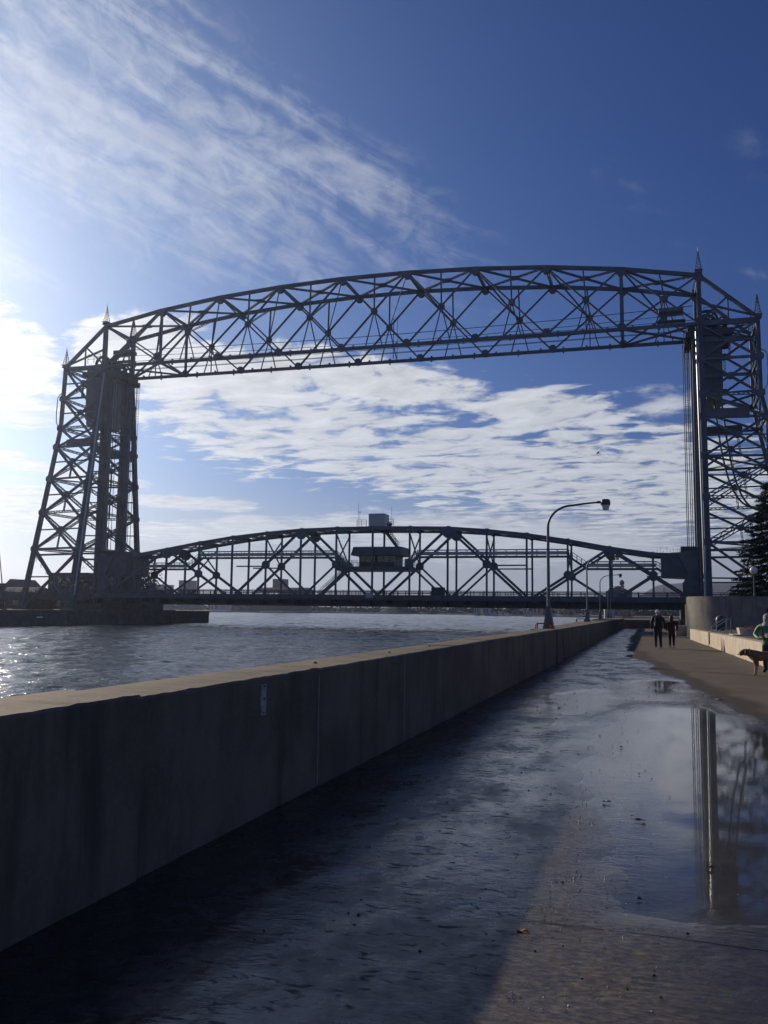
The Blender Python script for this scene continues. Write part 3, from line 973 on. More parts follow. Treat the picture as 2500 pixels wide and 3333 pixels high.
    # standpipe on the near leg
    pp = MB().tube([ch(0, 51) + Vector((-0.7 * s, -0.75, 0)), ch(0, 4) + Vector((-0.7 * s, -0.9, 0))], 0.16, 8)
    pp.build('standpipe', M['galv'], br, smooth=True)
    # conduit loop on the outer leg
    q = [ld(0, z) + Vector((s * dx, -0.2, 0)) for z, dx in ((47.2, 0.35), (46.9, 0.9), (46.2, 1.25), (43, 1.3), (40.8, 1.1), (40, 0.6))]
    MB().tube(q, 0.1, 6).build('conduit_loop', M['galv'], br, smooth=True)
    # sheaves and machinery on the tower head
    for yy in (161.6, 164.0, 167.2, 169.4):
        cx = XC + s * 61.3
        p = W(cx, yy, 53.6)
        sh = MB()
        n = 28
        for r0, r1, ww in ((1.55, 1.9, 0.55), (0.0, 0.45, 0.6)):
            ring = []
            for k in range(n):
                a = 2 * math.pi * k / n
                a2 = 2 * math.pi * (k + 1) / n
                vs = []
                for yv in (-ww / 2, ww / 2):
                    for rr, aa in ((max(r0, 0.02), a), (r1, a), (r1, a2), (max(r0, 0.02), a2)):
                        vs.append((p.x + rr * math.cos(aa), p.y + yv, p.z + rr * math.sin(aa)))
                sh.hexa(vs)
        for k in range(8):
            a = 2 * math.pi * k / 8
            sh.beam((p.x, p.y, p.z), (p.x + 1.6 * math.cos(a), p.y, p.z + 1.6 * math.sin(a)), 0.22, 0.25, YUP)
        sh.build('sheave', M['steel_d'], br)
    bm_('bearing_beam', W(XC + s * 58.6, 160.8, 51.6), W(XC + s * 58.6, 170, 51.6), 1.3, 1.5, m_='steel_d')
    bm_('bearing_beam', W(XC + s * 64.2, 160.8, 51.9), W(XC + s * 64.2, 170, 51.9), 0.8, 1.2, m_='steel_d')
    pf = MB()
    for yy in (160.6, 162.8, 165.8, 168.4, 170.2):
        a, b = W(XC + s * 57.6, yy, 50.9), W(XC + s * 65.6, yy, 51.2)
        pf.beam(a, b, 0.3, 1.1)
    pf.build('machinery_frame', M['steel_d'], br)
    # sheltered platform on the bottom chord
    q = W(XC + s * 55.2, YN - 0.2, 54.9)
    h = MB()
    h.box(q.x - 2.1, q.x + 2.1, q.y - 0.9, q.y + 1.6, q.z, q.z + 0.75)
    ho = h.build('machinery_cover', M['plate'], br, bevel=0.06)
    r = MB()
    for dx in (-2.0, -0.7, 0.7, 2.0):
        r.beam((q.x + dx, q.y - 0.9, q.z - 1.6), (q.x + dx, q.y - 0.9, q.z), 0.09, 0.09)
    for dz in (-0.45, -0.9):
        r.beam((q.x - 2, q.y - 0.9, q.z + dz), (q.x + 2, q.y - 0.9, q.z + dz), 0.07, 0.07)
    r.beam((q.x - 2.2, q.y - 0.2, q.z - 1.65), (q.x + 2.4, q.y - 0.2, q.z - 1.65), 1.6, 0.14)
    r.build('platform_rail', M['steel'], ho)
    q = W(XC + s * 62.2, YN - 0.6, 53.4)
    r = MB()
    for dx in (-1.5, 0, 1.5):
        r.beam((q.x + dx, q.y, q.z), (q.x + dx, q.y, q.z + 1.9), 0.08, 0.08)
    for dz in (0.9, 1.4, 1.9):
        r.beam((q.x - 1.5, q.y, q.z + dz), (q.x + 1.5, q.y, q.z + dz), 0.07, 0.07)
    r.build('platform_rail', M['steel'], br)
    # caged ladder on the channel face
    a, b = W(XC + s * 58.6, 170.3, 51), W(XC + s * 58.6, 170.3, 36)
    r = MB()
    for dx in (-0.25, 0.25):
        r.beam(a + Vector((dx - s * 0.6, 0, 0)), b + Vector((dx - s * 0.6, 0, 0)), 0.06, 0.06)
    for k in range(40):
        z = 36 + k * 15 / 40
        r.beam(Vector((a.x - s * 0.6 - 0.25, a.y, z)), Vector((a.x - s * 0.6 + 0.25, a.y, z)), 0.05, 0.05)
    for k in range(9):
        z = 36.5 + k * 1.8
        for d_ in ((-0.45, 0.45),):
            r.beam(Vector((a.x - s * 0.6 - 0.4, a.y - 0.5, z)), Vector((a.x - s * 0.6 + 0.4, a.y - 0.5, z)), 0.05, 0.05)
    r.build('ladder', M['steel'], br)
    # walkway hand rails climbing the lower bay
    for f in (0,):
        a, b = ch(f, 2.0), ld(f, 12.0)
        r = MB()
        for dz in (1.0, 1.6):
            r.beam(a + Vector((0, -0.5, dz)), b + Vector((0, -0.5, dz)), 0.08, 0.08)
        for k in range(9):
            p = a + (b - a) * (k / 8)
            r.beam(p + Vector((0, -0.5, 0)), p + Vector((0, -0.5, 1.6)), 0.07, 0.07)
        r.build('stair_rail', M['steel'], br)
    # concrete pedestals
    for fn in (ch, ld):
        for f in (0, 1):
            p = fn(f, base)
            if s > 0:
                continue
            MB().box(p.x - 1.3, p.x + 1.3, p.y - 1.3, p.y + 1.3, 0.5, base + 0.3).build('pedestal', M['pier'], br, bevel=0.05)
    # counterweight
    z0, z1 = (40.0, 52.4) if s < 0 else (38.8, 50.3)
    c1, c2 = (XC + s * 60.7, XC + s * 64.4) if s < 0 else (XC + s * 60.9, XC + s * 63.5)
    w = thing('counterweight', W((c1 + c2) / 2, 165.2, z0), 'tall grey concrete counterweight block hanging in the ' + ('hazy tower across the canal' if s < 0 else 'tower beside the spruce tree'), 'counterweight', 'bridge counterweights')
    b_ = MB()
    lo, hi = min(c1, c2), max(c1, c2)
    pts = [(160.9, z0 + 0.6), (161.5, z0), (168.0, z0), (168.0, z0 + 1.2), (168.9, z0 + 1.2), (168.9, z1), (160.9, z1)] if s < 0 else [(161.2, z0 + 1.3), (162.2, z0), (167.9, z0), (168.9, z0 + 1.3), (168.9, z1), (161.2, z1)]
    off = SK * ((c1 + c2) / 2 - XC)
    b_.prism([(a + off, b) for a, b in pts], 'x', lo, hi)
    b_.build('block', M['cw'], w)
    for yy in (161.0 if s > 0 else 160.75, 169.0):
        p = W((lo + hi) / 2, yy, 0)
        MB().box(lo - 0.12, hi + 0.12, p.y - 0.15, p.y + 0.15, z0 + 1.5, z1 + 0.3).build('steel_strap', M['plate'], w)
    rp = MB()
    for yy in (162.5, 164, 166.5, 168):
        for dx in (-0.8, -0.3, 0.3, 0.8):
            p = W((lo + hi) / 2 + dx, yy, 0)
            rp.tube([(p.x, p.y, z1), (p.x, p.y, 53.5)], 0.06, 5)
    rp.build('suspension_ropes', M['cable'], w)
    return ch, ld


chL, ldL = tower(-1)
chR, ldR = tower(1)
# hanging balance chains in the near-side tower
for k, (x0, dx) in enumerate([(11.0, 0), (12.2, 0.4)]):
    pts = []
    P0, P1, P2, P3 = Vector((x0, 163, 41)), Vector((x0 + 1.2, 163, 26)), Vector((x0 + 2.4, 163, 17.5)), Vector((20.0, 163, 20.5 - k * 0.6))
    for j in range(17):
        u = j / 16
        pts.append(P0 * (1 - u) ** 3 + P1 * 3 * u * (1 - u) ** 2 + P2 * 3 * u * u * (1 - u) + P3 * u ** 3)
    tag(MB().tube(pts, 0.17, 6).build('balance_chain', M['steel_d'], smooth=True), 'dark chain hanging in a curve inside the right tower, ' + ('left-hand one' if k == 0 else 'right-hand one'), 'chain', 'balance chains')
P0, P1, P2, P3 = Vector((-112.6, 166, 27.5)), Vector((-113, 166, 22)), Vector((-115.5, 166, 21)), Vector((-119, 166, 26))
pts = [P0 * (1 - u) ** 3 + P1 * 3 * u * (1 - u) ** 2 + P2 * 3 * u * u * (1 - u) + P3 * u ** 3 for u in [j / 12 for j in range(13)]]
tag(MB().tube(pts, 0.15, 6).build('balance_chain', M['steel_d'], smooth=True), 'short dark chain loop halfway up the far tower across the canal', 'chain', 'balance chains')
# lifting ropes from the sheaves to the span ends
for s in (-1, 1):
    for yy, nm in ((161.5, 'nearer'), (168.6, 'farther')):
        r = thing('lifting_ropes', W(XC + s * 57.7, yy, 12), 'pair of dark vertical lifting ropes at the %s tower, %s pair' % ('left' if s < 0 else 'right', nm), 'rope', 'lifting ropes')
        for dx in (-0.35, 0.35):
            p = W(XC + s * (57.7 + dx), yy, 0)
            MB().tube([(p.x, p.y, 12), (p.x, p.y, 51.5)], 0.07, 6).build('rope', M['cable'], r)

# ------------------------------------------------------------------ lift span
LN, LF, LX0, LD = 160.63, 168.35, -109.22, 7.3
ls = thing('lift_span', (XC, 164.5, 2.4), 'low arched truss lift span carrying the road between the two towers', 'bridge span')
LZ = [11.9, 12.3, 13.45, 14.7, 15.75, 16.5, 17.05, 17.25, 17.3, 17.2, 17.05, 16.5, 15.65, 14.5, 13.1, 12.0, 11.7]
ZB2 = 3.6
lx = lambda i: LX0 + LD * i
for Y in (LN, LF):
    Tn = lambda i: W(lx(i), Y, LZ[i])
    Bn = lambda i: W(lx(i), Y, ZB2)
    for i in range(16):
        MB().beam(Tn(i), Tn(i + 1), 0.62, 0.6).build('top_chord', M['steel'], ls)
        MB().beam(Bn(i), Bn(i + 1), 0.6, 0.7).build('bottom_chord', M['steel'], ls)
    for i in range(1, 16):
        MB().beam(Tn(i), Bn(i), 0.34, 0.36 if i % 2 == 0 else 0.28).build('post', M['steel'], ls)
    pk = [2, 6, 10, 14]
    vl = [0, 4, 8, 12, 16]
    for t_ in pk:
        for v_, sg in ((t_ - 2, -1), (t_ + 2, 1)):
            big = v_ in (0, 16)
            MB().beam(Tn(t_), Bn(v_), 0.45, 0.72 if big else 0.47, YUP).build('diagonal', M['steel'], ls)
            m_i = t_ + sg
            md = (Tn(t_) + Bn(v_)) / 2
            md.x = lx(m_i)
            md = W(lx(m_i), Y, (LZ[t_] + ZB2) / 2)
            gusset(md, 0.74, 0.3, ls)
            MB().beam(md, Bn(t_), 0.34, 0.34, YUP).build('sub_diagonal', M['steel'], ls)
        gusset(Tn(t_) - Vector((0, 0, 0.75)), 1.0, 0.34, ls)
    # deck floor girder and fascia
for i in range(16):
    a0, a1, b0, b1 = W(lx(i), LN, LZ[i]), W(lx(i + 1), LN, LZ[i + 1]), W(lx(i), LF, LZ[i]), W(lx(i + 1), LF, LZ[i + 1])
    MB().laced(a0, b1, 0.4, 0.3, step=0.5, fl=0.1).build('lateral_brace', M['steel'], ls)
    MB().laced(b0, a1, 0.4, 0.3, step=0.5, fl=0.1).build('lateral_brace', M['steel'], ls)
    MB().laced(b0 if i % 2 else a0, a0 if i % 2 else b0, 0.5, 0.9, (0, 0, 1), step=0.55).build('cross_strut', M['steel'], ls)
    if i in (3, 5, 7, 9, 11, 13):
        MB().beam(W(lx(i), LN, LZ[i] - 1), W(lx(i), LF, (LZ[i] + ZB2) / 2), 0.2, 0.22, (1, 0, 0)).build('sway_brace', M['steel'], ls)
        MB().beam(W(lx(i), LF, LZ[i] - 1), W(lx(i), LN, (LZ[i] + ZB2) / 2), 0.2, 0.22, (1, 0, 0)).build('sway_brace', M['steel'], ls)
dk = MB()
p0, p1 = lx(0) - 0.6, lx(16) + 0.6


def strip(mb, xa, xb, y0, y1, z0, z1):
    a, b = SK * (xa - XC), SK * (xb - XC)
    mb.hexa([(xa, y0 + a, z0), (xb, y0 + b, z0), (xb, y1 + b, z0), (xa, y1 + a, z0), (xa, y0 + a, z1), (xb, y0 + b, z1), (xb, y1 + b, z1), (xa, y1 + a, z1)])
    return mb


strip(MB(), p0, p1, 158.5, 170.5, 4.05, 4.35).build('deck_slab', M['deck'], ls)
for y0 in (158.3, 170.4):
    strip(MB(), p0, p1, y0, y0 + 0.25, 3.55, 4.5).build('fascia_girder', M['plate'], ls)
for y0 in (160.9, 167.6):
    strip(MB(), p0, p1, y0, y0 + 0.5, 2.35, 3.5).build('main_girder', M['plate'], ls)
for i in range(33):
    x = LX0 + i * LD / 2
    strip(MB(), x - 0.2, x + 0.2, 158.7, 170.3, 2.9 if i % 2 else 2.5, 4.0).build('floor_beam', M['steel_d'], ls)
for y0 in (158.4, 170.5, 161.4, 167.5):
    r = MB()
    for zz in ((4.75, 5.05, 5.3) if y0 in (158.4, 170.5) else (4.9, 5.2)):
        strip(r, p0, p1, y0, y0 + 0.09, zz, zz + 0.09)
    for i in range(49):
        x = LX0 + i * 2.43
        strip(r, x - 0.06, x + 0.06, y0, y0 + 0.1, 4.3, 5.36)
    r.build('railing', M['steel'], ls)
# catwalks, stairs, operator house
CY = 164.3


def catwalk(x0, x1, z):
    c = MB()
    strip(c, x0, x1, CY - 0.7, CY + 0.7, z - 0.35, z)
    o = c.build('catwalk', M['steel'], ls)
    r = MB()
    for yy in (CY - 0.7, CY + 0.7):
        strip(r, x0, x1, yy - 0.05, yy + 0.05, z + 1.1, z + 1.22)
        strip(r, x0, x1, yy - 0.03, yy + 0.03, z + 0.15, z + 0.8) if yy < CY else None
        n = max(2, int((x1 - x0) / 1.8))
        for k in range(n + 1):
            x = x0 + (x1 - x0) * k / n
            strip(r, x - 0.05, x + 0.05, yy - 0.05, yy + 0.05, z, z + 1.2)
    r.build('catwalk_rail', M['galv'], o)


def stair(x0, z0, x1, z1, yy=CY):
    c = MB()
    for dy in (-0.55, 0.55):
        a, b = W(x0, yy + dy, z0), W(x1, yy + dy, z1)
        c.beam(a, b, 0.16, 0.4)
        c.beam(a + Vector((0, 0, 1.2)), b + Vector((0, 0, 1.2)), 0.09, 0.09)
        c.beam(a + Vector((0, 0, 0.7)), b + Vector((0, 0, 0.7)), 0.06, 0.06)
        for k in range(5):
            p = a + (b - a) * (k / 4)
            c.beam(p, p + Vector((0, 0, 1.2)), 0.07, 0.07)
    for k in range(10):
        p = W(x0, yy, z0) + (W(x1, yy, z1) - W(x0, yy, z0)) * ((k + .5) / 10)
        c.box(p.x - 0.14, p.x + 0.14, p.y - 0.5, p.y + 0.5, p.z - 0.02, p.z + 0.04)
    c.build('stair', M['steel'], ls)


catwalk(-88.6, -59.4, 12.05)
catwalk(-42.8, -14.6, 12.05)
catwalk(-101.5, -91.2, 9.75)
catwalk(-11.4, 0.8, 9.75)
stair(-91.2, 9.75, -88.6, 12.0)
stair(-59.4, 12.0, -57.0, 9.9)
stair(-45.2, 9.9, -42.8, 12.0)
stair(-14.6, 12.0, -11.4, 9.75)
stair(0.8, 9.75, 3.2, 8.2)
stair(-62.4, 4.6, -57.2, 9.2)
stair(-49.6, 17.2, -46.8, 13.6)
MB().beam(W(-79, LN, 10.0), W(-72.6, LN, 10.0), 0.2, 0.25).build('pipe_strut', M['steel'], ls)
MB().beam(W(-79, LF, 10.0), W(-72.6, LF, 10.0), 0.2, 0.25).build('pipe_strut', M['steel'], ls)
MB().beam(W(-28.9, LN, 10.1), W(-21.6, LN, 10.1), 0.2, 0.25).build('pipe_strut', M['steel'], ls)
MB().beam(W(-28.9, LF, 9.8), W(-21.6, LF, 9.8), 0.2, 0.25).build('pipe_strut', M['steel'], ls)
strip(MB(), -58.3, -43.7, 160.9, 168.1, 9.2, 9.95).build('house_platform', M['plate'], ls)
hw = strip(MB(), -53.9, -46.6, 161.9, 167.0, 9.95, 12.5).build('operator_house', M['steel_d'], ls)
a, b = SK * (-55.2 - XC), SK * (-45.6 - XC)
rf = MB()
z0, z1, z2 = 12.1, 12.35, 13.75
rf.hexa([(-55.3, 160.9 + a, z0), (-45.4, 160.9 + b, z0), (-45.4, 168.0 + b, z0), (-55.3, 168 + a, z0), (-54.9, 161.3 + a, z2), (-45.4, 161.3 + b, z2), (-45.4, 167.6 + b, z2), (-54.9, 167.6 + a, z2)])
rf.build('roof', M['plate'], hw)
for k in range(6):
    x = -53.6 + k * 1.18
    strip(MB(), x, x + 1.05, 161.86, 161.9, 10.85, 12.0).build('window', M['window'], hw)
r = MB()
for x0, x1 in ((-58.2, -54.0), (-46.5, -43.8)):
    for yy in (161.0, 168.0):
        for zz in (10.4, 10.8, 11.1):
            strip(r, x0, x1, yy, yy + 0.06, zz, zz + 0.07)
        for k in range(5):
            x = x0 + (x1 - x0) * k / 4
            strip(r, x - 0.04, x + 0.04, yy, yy + 0.06, 9.95, 11.15)
r.build('platform_rail', M['galv'], ls)
strip(MB(), -57.6, -56.9, 161.2, 162.0, 9.95, 11.6).build('control_cabinet', M['plate'], ls)
strip(MB(), -44.6, -43.9, 161.2, 162.0, 9.95, 11.4).build('control_cabinet', M['plate'], ls)
# cabin on the crown
cb = strip(MB(), -52.5, -49.2, 163.0, 166.2, 17.7, 20.35).build('crown_cabin', M['galv'], ls, bevel=0.18)
strip(MB(), -54.6, -47.2, 162.0, 167.0, 17.45, 17.7).build('crown_platform', M['plate'], ls)
r = MB()
for x0, x1 in ((-54.5, -52.6), (-49.1, -47.2)):
    for zz in (18.2, 18.6, 19.0):
        strip(r, x0, x1, 162.1, 162.17, zz, zz + 0.07)
    for k in range(3):
        x = x0 + (x1 - x0) * k / 2
        strip(r, x - 0.04, x + 0.04, 162.1, 162.18, 17.6, 19.1)
r.build('crown_rail', M['galv'], ls)
an = MB()
for x, h in ((-54.3, 22.3), (-54.0, 20.5), (-47.6, 21.6)):
    p = W(x, 162.3, 17.6)
    an.beam(p, Vector((p.x, p.y, h)), 0.05, 0.05)
p = W(-54.0, 162.3, 20.5)
an.beam(p + Vector((-0.2, 0, 0)), p + Vector((0.2, 0, 0)), 0.06, 0.06)
for dx in (-0.2, 0.2):
    an.beam(p + Vector((dx, 0, 0)), p + Vector((dx, 0, 0.3)), 0.09, 0.09)
an.build('antenna', M['galv'], ls)
p = W(-48.3, 163.2, 18.2)
MB().lathe(p, [(0.1, -0.4), (0.45, -0.3), (0.62, 0.0), (0.45, 0.3), (0.1, 0.42)], 10).build('horn', M['steel_d'], ls, smooth=True)
# boxes on the deck
strip(MB(), -51.3, -49.9, 158.15, 158.28, 3.95, 4.95).build('sign_panel', M['galv'], ls, bevel=0.02)
strip(MB(), -38.9, -36.6, 158.9, 160.3, 4.4, 6.0).build('equipment_box', M['steel_d'], ls, bevel=0.05)
# end housings where the ropes take hold
for s in (-1, 1):
    e = XC + s * 52.6
    o2 = XC + s * 58.9
    c_ = XC + s * 56.2
    yo = SK * (e - XC)
    MB().prism([(e, 8.1), (e, 12.1), (o2 - s * 0.6, 12.45), (o2 - s * 0.6, 8.0), (c_ + s * 0.6, 7.9)], 'y', 160.1 + yo, 168.9 + yo).build('end_housing', M['plate'], ls)
    pl = MB().prism([(c_ - s * 1.0, 12.15), (o2 - s * 0.3, 12.75), (o2 - s * 0.3, 4.0), (o2 - s * 2.4, 4.0), (o2 - s * 2.6, 7.2), (c_ + s * 0.9, 8.4)], 'y', 159.6 + yo, 160.0 + yo)
    pl.build('end_plate', M['steel'], ls)
    MB().prism([(c_ - s * 1.0, 12.15), (o2 - s * 0.3, 12.75), (o2 - s * 0.3, 4.0), (o2 - s * 2.4, 4.0), (o2 - s * 2.6, 7.2), (c_ + s * 0.9, 8.4)], 'y', 169.0 + yo, 169.4 + yo).build('end_plate', M['steel'], ls)
    strip(MB(), min(o2 - s * 0.4, o2 - s * 3.0), max(o2 - s * 0.4, o2 - s * 3.0), 160.3, 168.7, 12.5, 13.3).build('rope_anchor', M['steel_d'], ls)
    r = MB()
    for k in range(7):
        x = e + s * (-0.6 + 0.55 * k)
        p = W(x, 160.5 + (k % 3) * 2, 11.8)
        r.beam(p, p + Vector((0, 0, 1.1 + 0.5 * (k % 2))), 0.05, 0.05)
    r.build('lightning_rod', M['steel'], ls)
    strip(MB(), min(e, e - s * 2.4), max(e, e - s * 2.4), 163.2, 165.4, 8.1, 8.3).build('landing', M['steel'], ls)
    r = MB()
    xa, xb = min(e, e - s * 2.4), max(e, e - s * 2.4)
    for zz in (8.8, 9.3):
        strip(r, xa, xb, 163.2, 163.27, zz, zz + 0.08)
    for x in (xa, (xa + xb) / 2, xb):
        strip(r, x - 0.04, x + 0.04, 163.2, 163.28, 8.2, 9.4)
    r.build('landing_rail', M['galv'], ls)

# ------------------------------------------------------------------ approach roads
for s in (-1, 1):
    ap = thing('approach_road', W(XC + s * 66, 164.5, 2), 'concrete approach deck with steel rails running through the ' + ('far tower base' if s < 0 else 'tower base behind the round wall'), 'road deck')
    xa, xb = sorted((XC + s * 59.4, XC + s * 110))
    strip(MB(), xa, xb, 158.5, 170.5, 3.3, 4.3).build('deck_slab', M['deck'], ap)
    for y0 in (158.25, 170.55):
        strip(MB(), xa, xb, y0, y0 + 0.22, 3.0, 4.6).build('fascia', M['pier'], ap)
        r = MB()
        for zz in (4.9, 5.25):
            strip(r, xa, xb, y0 + 0.05, y0 + 0.14, zz, zz + 0.1)
        for k in range(20):
            x = xa + (xb - xa) * k / 19
            strip(r, x - 0.06, x + 0.06, y0 + 0.05, y0 + 0.15, 4.5, 5.35)
        r.build('railing', M['steel'], ap)
    for k in range(4):
        x = XC + s * (64 + k * 13)
        strip(MB(), x - 0.6, x + 0.6, 159.5, 169.5, 0.5, 3.3).build('pier_wall', M['pier'], ap)
# abutment below each end of the lift span
for s in (-1, 1):
    xa, xb = sorted((XC + s * 55.8, XC + s * 62.5))
    a_ = strip(MB(), xa, xb, 157, 172, -3 if s > 0 else 0.5, 2.3).build('bridge_abutment', M['pier'])
    tag(a_, 'dark concrete abutment under the ' + ('left' if s < 0 else 'right') + ' end of the lift span', 'abutment', 'bridge abutments')
# ------------------------------------------------------------------ lamp posts on the wall
def make_lamp():
    t = thing('lamp_post', (0, 0, 0), 'lamp', 'lamp post')
    b_ = MB()
    for r0, z0, r1, z1 in ((0.185, 0.0, 0.175, 0.06), (0.165, 0.06, 0.075, 0.72), (0.075, 0.72, 0.06, 0.76)):
        b_.hexa([(-r0, -r0, z0), (r0, -r0, z0), (r0, r0, z0), (-r0, r0, z0), (-r1, -r1, z1), (r1, -r1, z1), (r1, r1, z1), (-r1, r1, z1)])
    b_.build('base', M['lamp'], t)
    pts, rs = [], []
    for k in range(6):
        pts.append((0, 0, 0.7 + k * 0.56))
        rs.append(0.062 - 0.003 * k)
    for k in range(1, 13):
        a = math.pi / 2 * k / 12
        pts.append((0.85 * (1 - math.cos(a)), 0, 3.5 + 0.74 * math.sin(a)))
        rs.append(0.046 - 0.0007 * k)
    pts += [(1.25, 0, 4.29), (1.78, 0, 4.33)]
    rs += [0.034, 0.031]
    MB().tube(pts, rs, 10).build('pole', M['lamp'], t, smooth=True)
    MB().tube([(0, -0.062, 2.72), (0, 0.062, 2.72)], 0.05, 8).build('hand_hole', M['lamp'], t)
    MB().tube([(1.68, 0, 4.325), (1.80, 0, 4.33)], 0.045, 8).build('collar', M['housing'], t, smooth=True)
    hd = MB().lathe((1.96, 0, 4.22), [(0.155, 0), (0.168, 0.02), (0.165, 0.10), (0.15, 0.18), (0.10, 0.205)], 18).build('lamp_head', M['housing'], t, smooth=True)
    MB().lathe((1.96, 0, 4.05), [(0.085, 0), (0.105, 0.01), (0.142, 0.15), (0.148, 0.17)], 18).build('lens', M['glass_lens'], hd, smooth=True)
    bo = MB()
    for sx in (-1, 1):
        for sy in (-1, 1):
            bo.tube([(sx * 0.155, sy * 0.155, 0.05), (sx * 0.155, sy * 0.155, 0.10)], 0.018, 6)
    bo.build('anchor_bolts', M['steel_d'], t)
    return t


lamp0 = make_lamp()
spots = [(-3.42, 31.0, 1.10), (-4.1, 60.0, 1.09), (-4.9, 90.0, 1.09), (-5.6, 121.0, 0.9), (-6.6, 152.0, 0.9)]
desc = ['tallest-looking curved grey lamp post on the wall, beside the red pipe hoop', 'second curved lamp post along the wall', 'third curved lamp post along the wall', 'fourth curved lamp post along the wall, below the mill roof', 'faintest and farthest curved lamp post near the bridge deck']
for i, (p, d_) in enumerate(zip(spots, desc)):
    o = lamp0 if i == 0 else copy_tree(lamp0)
    o.location = p
    o.rotation_euler.z = R([-2, 3, -2, 2, 5][i])
    tag(o, d_, 'lamp post', 'lamp posts along the canal wall')


# ladder hoops of red pipe on the wall top
def hoop(x, y, z, k, label):
    h = 0.18 * k
    t = thing('ladder_hoop', (x, y, z), label, 'ladder rail', 'red ladder hoops on the wall')
    for dy in (0.0, 0.45):
        pts = [(x - 0.26, y + dy, z - 0.02), (x - 0.26, y + dy, z + h * 0.8), (x - 0.22, y + dy, z + h), (x + 0.2, y + dy, z + h), (x + 0.24, y + dy, z + h * 0.8), (x + 0.24, y + dy, z - 0.02)]
        MB().tube(pts, 0.022, 8).build('pipe', M['orange'], t, smooth=True)


hoop(-3.52, 30.35, 1.10, 1.0, 'red pipe hoop on the wall top in front of the nearest lamp post')
hoop(-4.45, 58.6, 1.09, 1.0, 'small dull red pipe hoop by the second lamp post')

# ------------------------------------------------------------------ right-hand side: low wall, round wall, terrace
lw = thing('low_wall', (2.9, 45, 0), 'low pale concrete wall, its face sunlit, beside the dry path', 'wall')
lpts = [(2.34, 62.0), (2.62, 53.5), (2.78, 49.75), (2.82, 49.1), (3.22, 36.0), (3.62, 24.0), (3.9, 16.0)]


def lseg(a, b, h0, h1, nm='wall_panel', m_=None, inset=0.0):
    (x0, y0), (x1, y1) = a, b
    MB().hexa([(x0 + inset, y0, -0.3), (x0 + 0.4, y0, -0.3), (x1 + 0.4, y1, -0.3), (x1 + inset, y1, -0.3), (x0 + inset, y0, h0), (x0 + 0.4, y0, h0), (x1 + 0.4, y1, h1), (x1 + inset, y1, h1)]).build(nm, m_ or M['low'], lw, bevel=0.012)


lseg(lpts[0], (2.615, 53.6), 0.70, 0.71)
lseg((2.62, 53.57), lpts[2], 0.71, 0.715)
lseg(lpts[2], lpts[3], 0.10, 0.10, 'sill', None, 0.02)
lseg(lpts[3], lpts[4], 0.72, 0.76)
lseg((3.222, 35.97), lpts[5], 0.76, 0.78)
lseg((3.622, 23.97), lpts[6], 0.78, 0.80)
ter = MB()
ter.prism([(2.76, 62.5), (3.2, 49.8), (3.62, 36.0), (4.02, 24.0), (4.3, 16.0), (40, 16), (40, 64), (2.8, 64)], 'z', -0.5, 0.66)
tag(ter.build('raised_terrace', mat('terrace_paving', (0.06, 0.055, 0.05), 0.9, 0.25, 1.5)), kind='structure')
rw = thing('round_retaining_wall', (6.4, 66, 0), 'tall dark concrete retaining wall with a rounded sunlit corner', 'wall')
prev = None
pts = [(2.55, 74.0), (2.4, 69.0)]
for k in range(0, 13):
    a = math.pi + math.pi / 2 * k / 12
    pts.append((6.4 + 4.0 * math.cos(a), 68 + 4.0 * math.sin(a)))
pts += [(10, 63.9), (14, 63.8), (18, 63.7), (30, 63.5)]
for i in range(len(pts) - 1):
    pass
outer = pts
inner = []
for i, p in enumerate(pts):
    a = Vector(pts[max(i - 1, 0)])
    b = Vector(pts[min(i + 1, len(pts) - 1)])
    d = (b - a).normalized()
    inner.append((p[0] - d.y * 0.4 * -1 * -1, p[1] + d.x * 0.4))
vs = [(*p, -0.3) for p in outer] + [(*p, 2.9) for p in outer] + [(*p, 2.9) for p in inner] + [(*p, -0.3) for p in inner]
n = len(outer)
fs = []
for i in range(n - 1):
    for k in range(3):
        fs.append((k * n + i, k * n + i + 1, (k + 1) * n + i + 1, (k + 1) * n + i))
MB().add(vs, fs).build('wall_face', M['round'], rw, smooth=True)
MB().box(7.3, 8.6, 63.72, 63.86, 0.66, 2.15).build('doorway', mat('dark_doorway', (0.012, 0.012, 0.013), 0.7, 0.1), rw)
tt = MB()
tt.prism([(3.0, 74), (2.9, 69), (4.0, 66), (6.6, 64.5), (30, 64.2), (60, 64.2), (60, 150), (6, 150), (3.0, 90)], 'z', -0.2, 2.6)
tag(tt.build('upper_terrace', gm), kind='structure')

blk = MB().box(1.66, 2.7, 70.8, 74.0, -0.2, 0.79)
tag(blk.build('concrete_block', M['low'], bevel=0.03), 'square concrete block on the path beyond the walking couple', 'block')
for k, x in enumerate((2.2, 2.95)):
    t = thing('bollard', (x, 80, 0.0), 'slim grey bollard with a shiny cap beyond the concrete block, ' + ('left one' if k == 0 else 'right one'), 'bollard', 'bollards by the far path')
    MB().lathe((x, 80, 0), [(0.06, 0), (0.055, 1.12)], 8).build('post', M['galv'], t, smooth=True)
    MB().lathe((x, 80, 1.12), [(0.075, 0), (0.085, 0.03), (0.07, 0.09), (0.02, 0.13)], 10).build('cap', M['galv'], t, smooth=True)

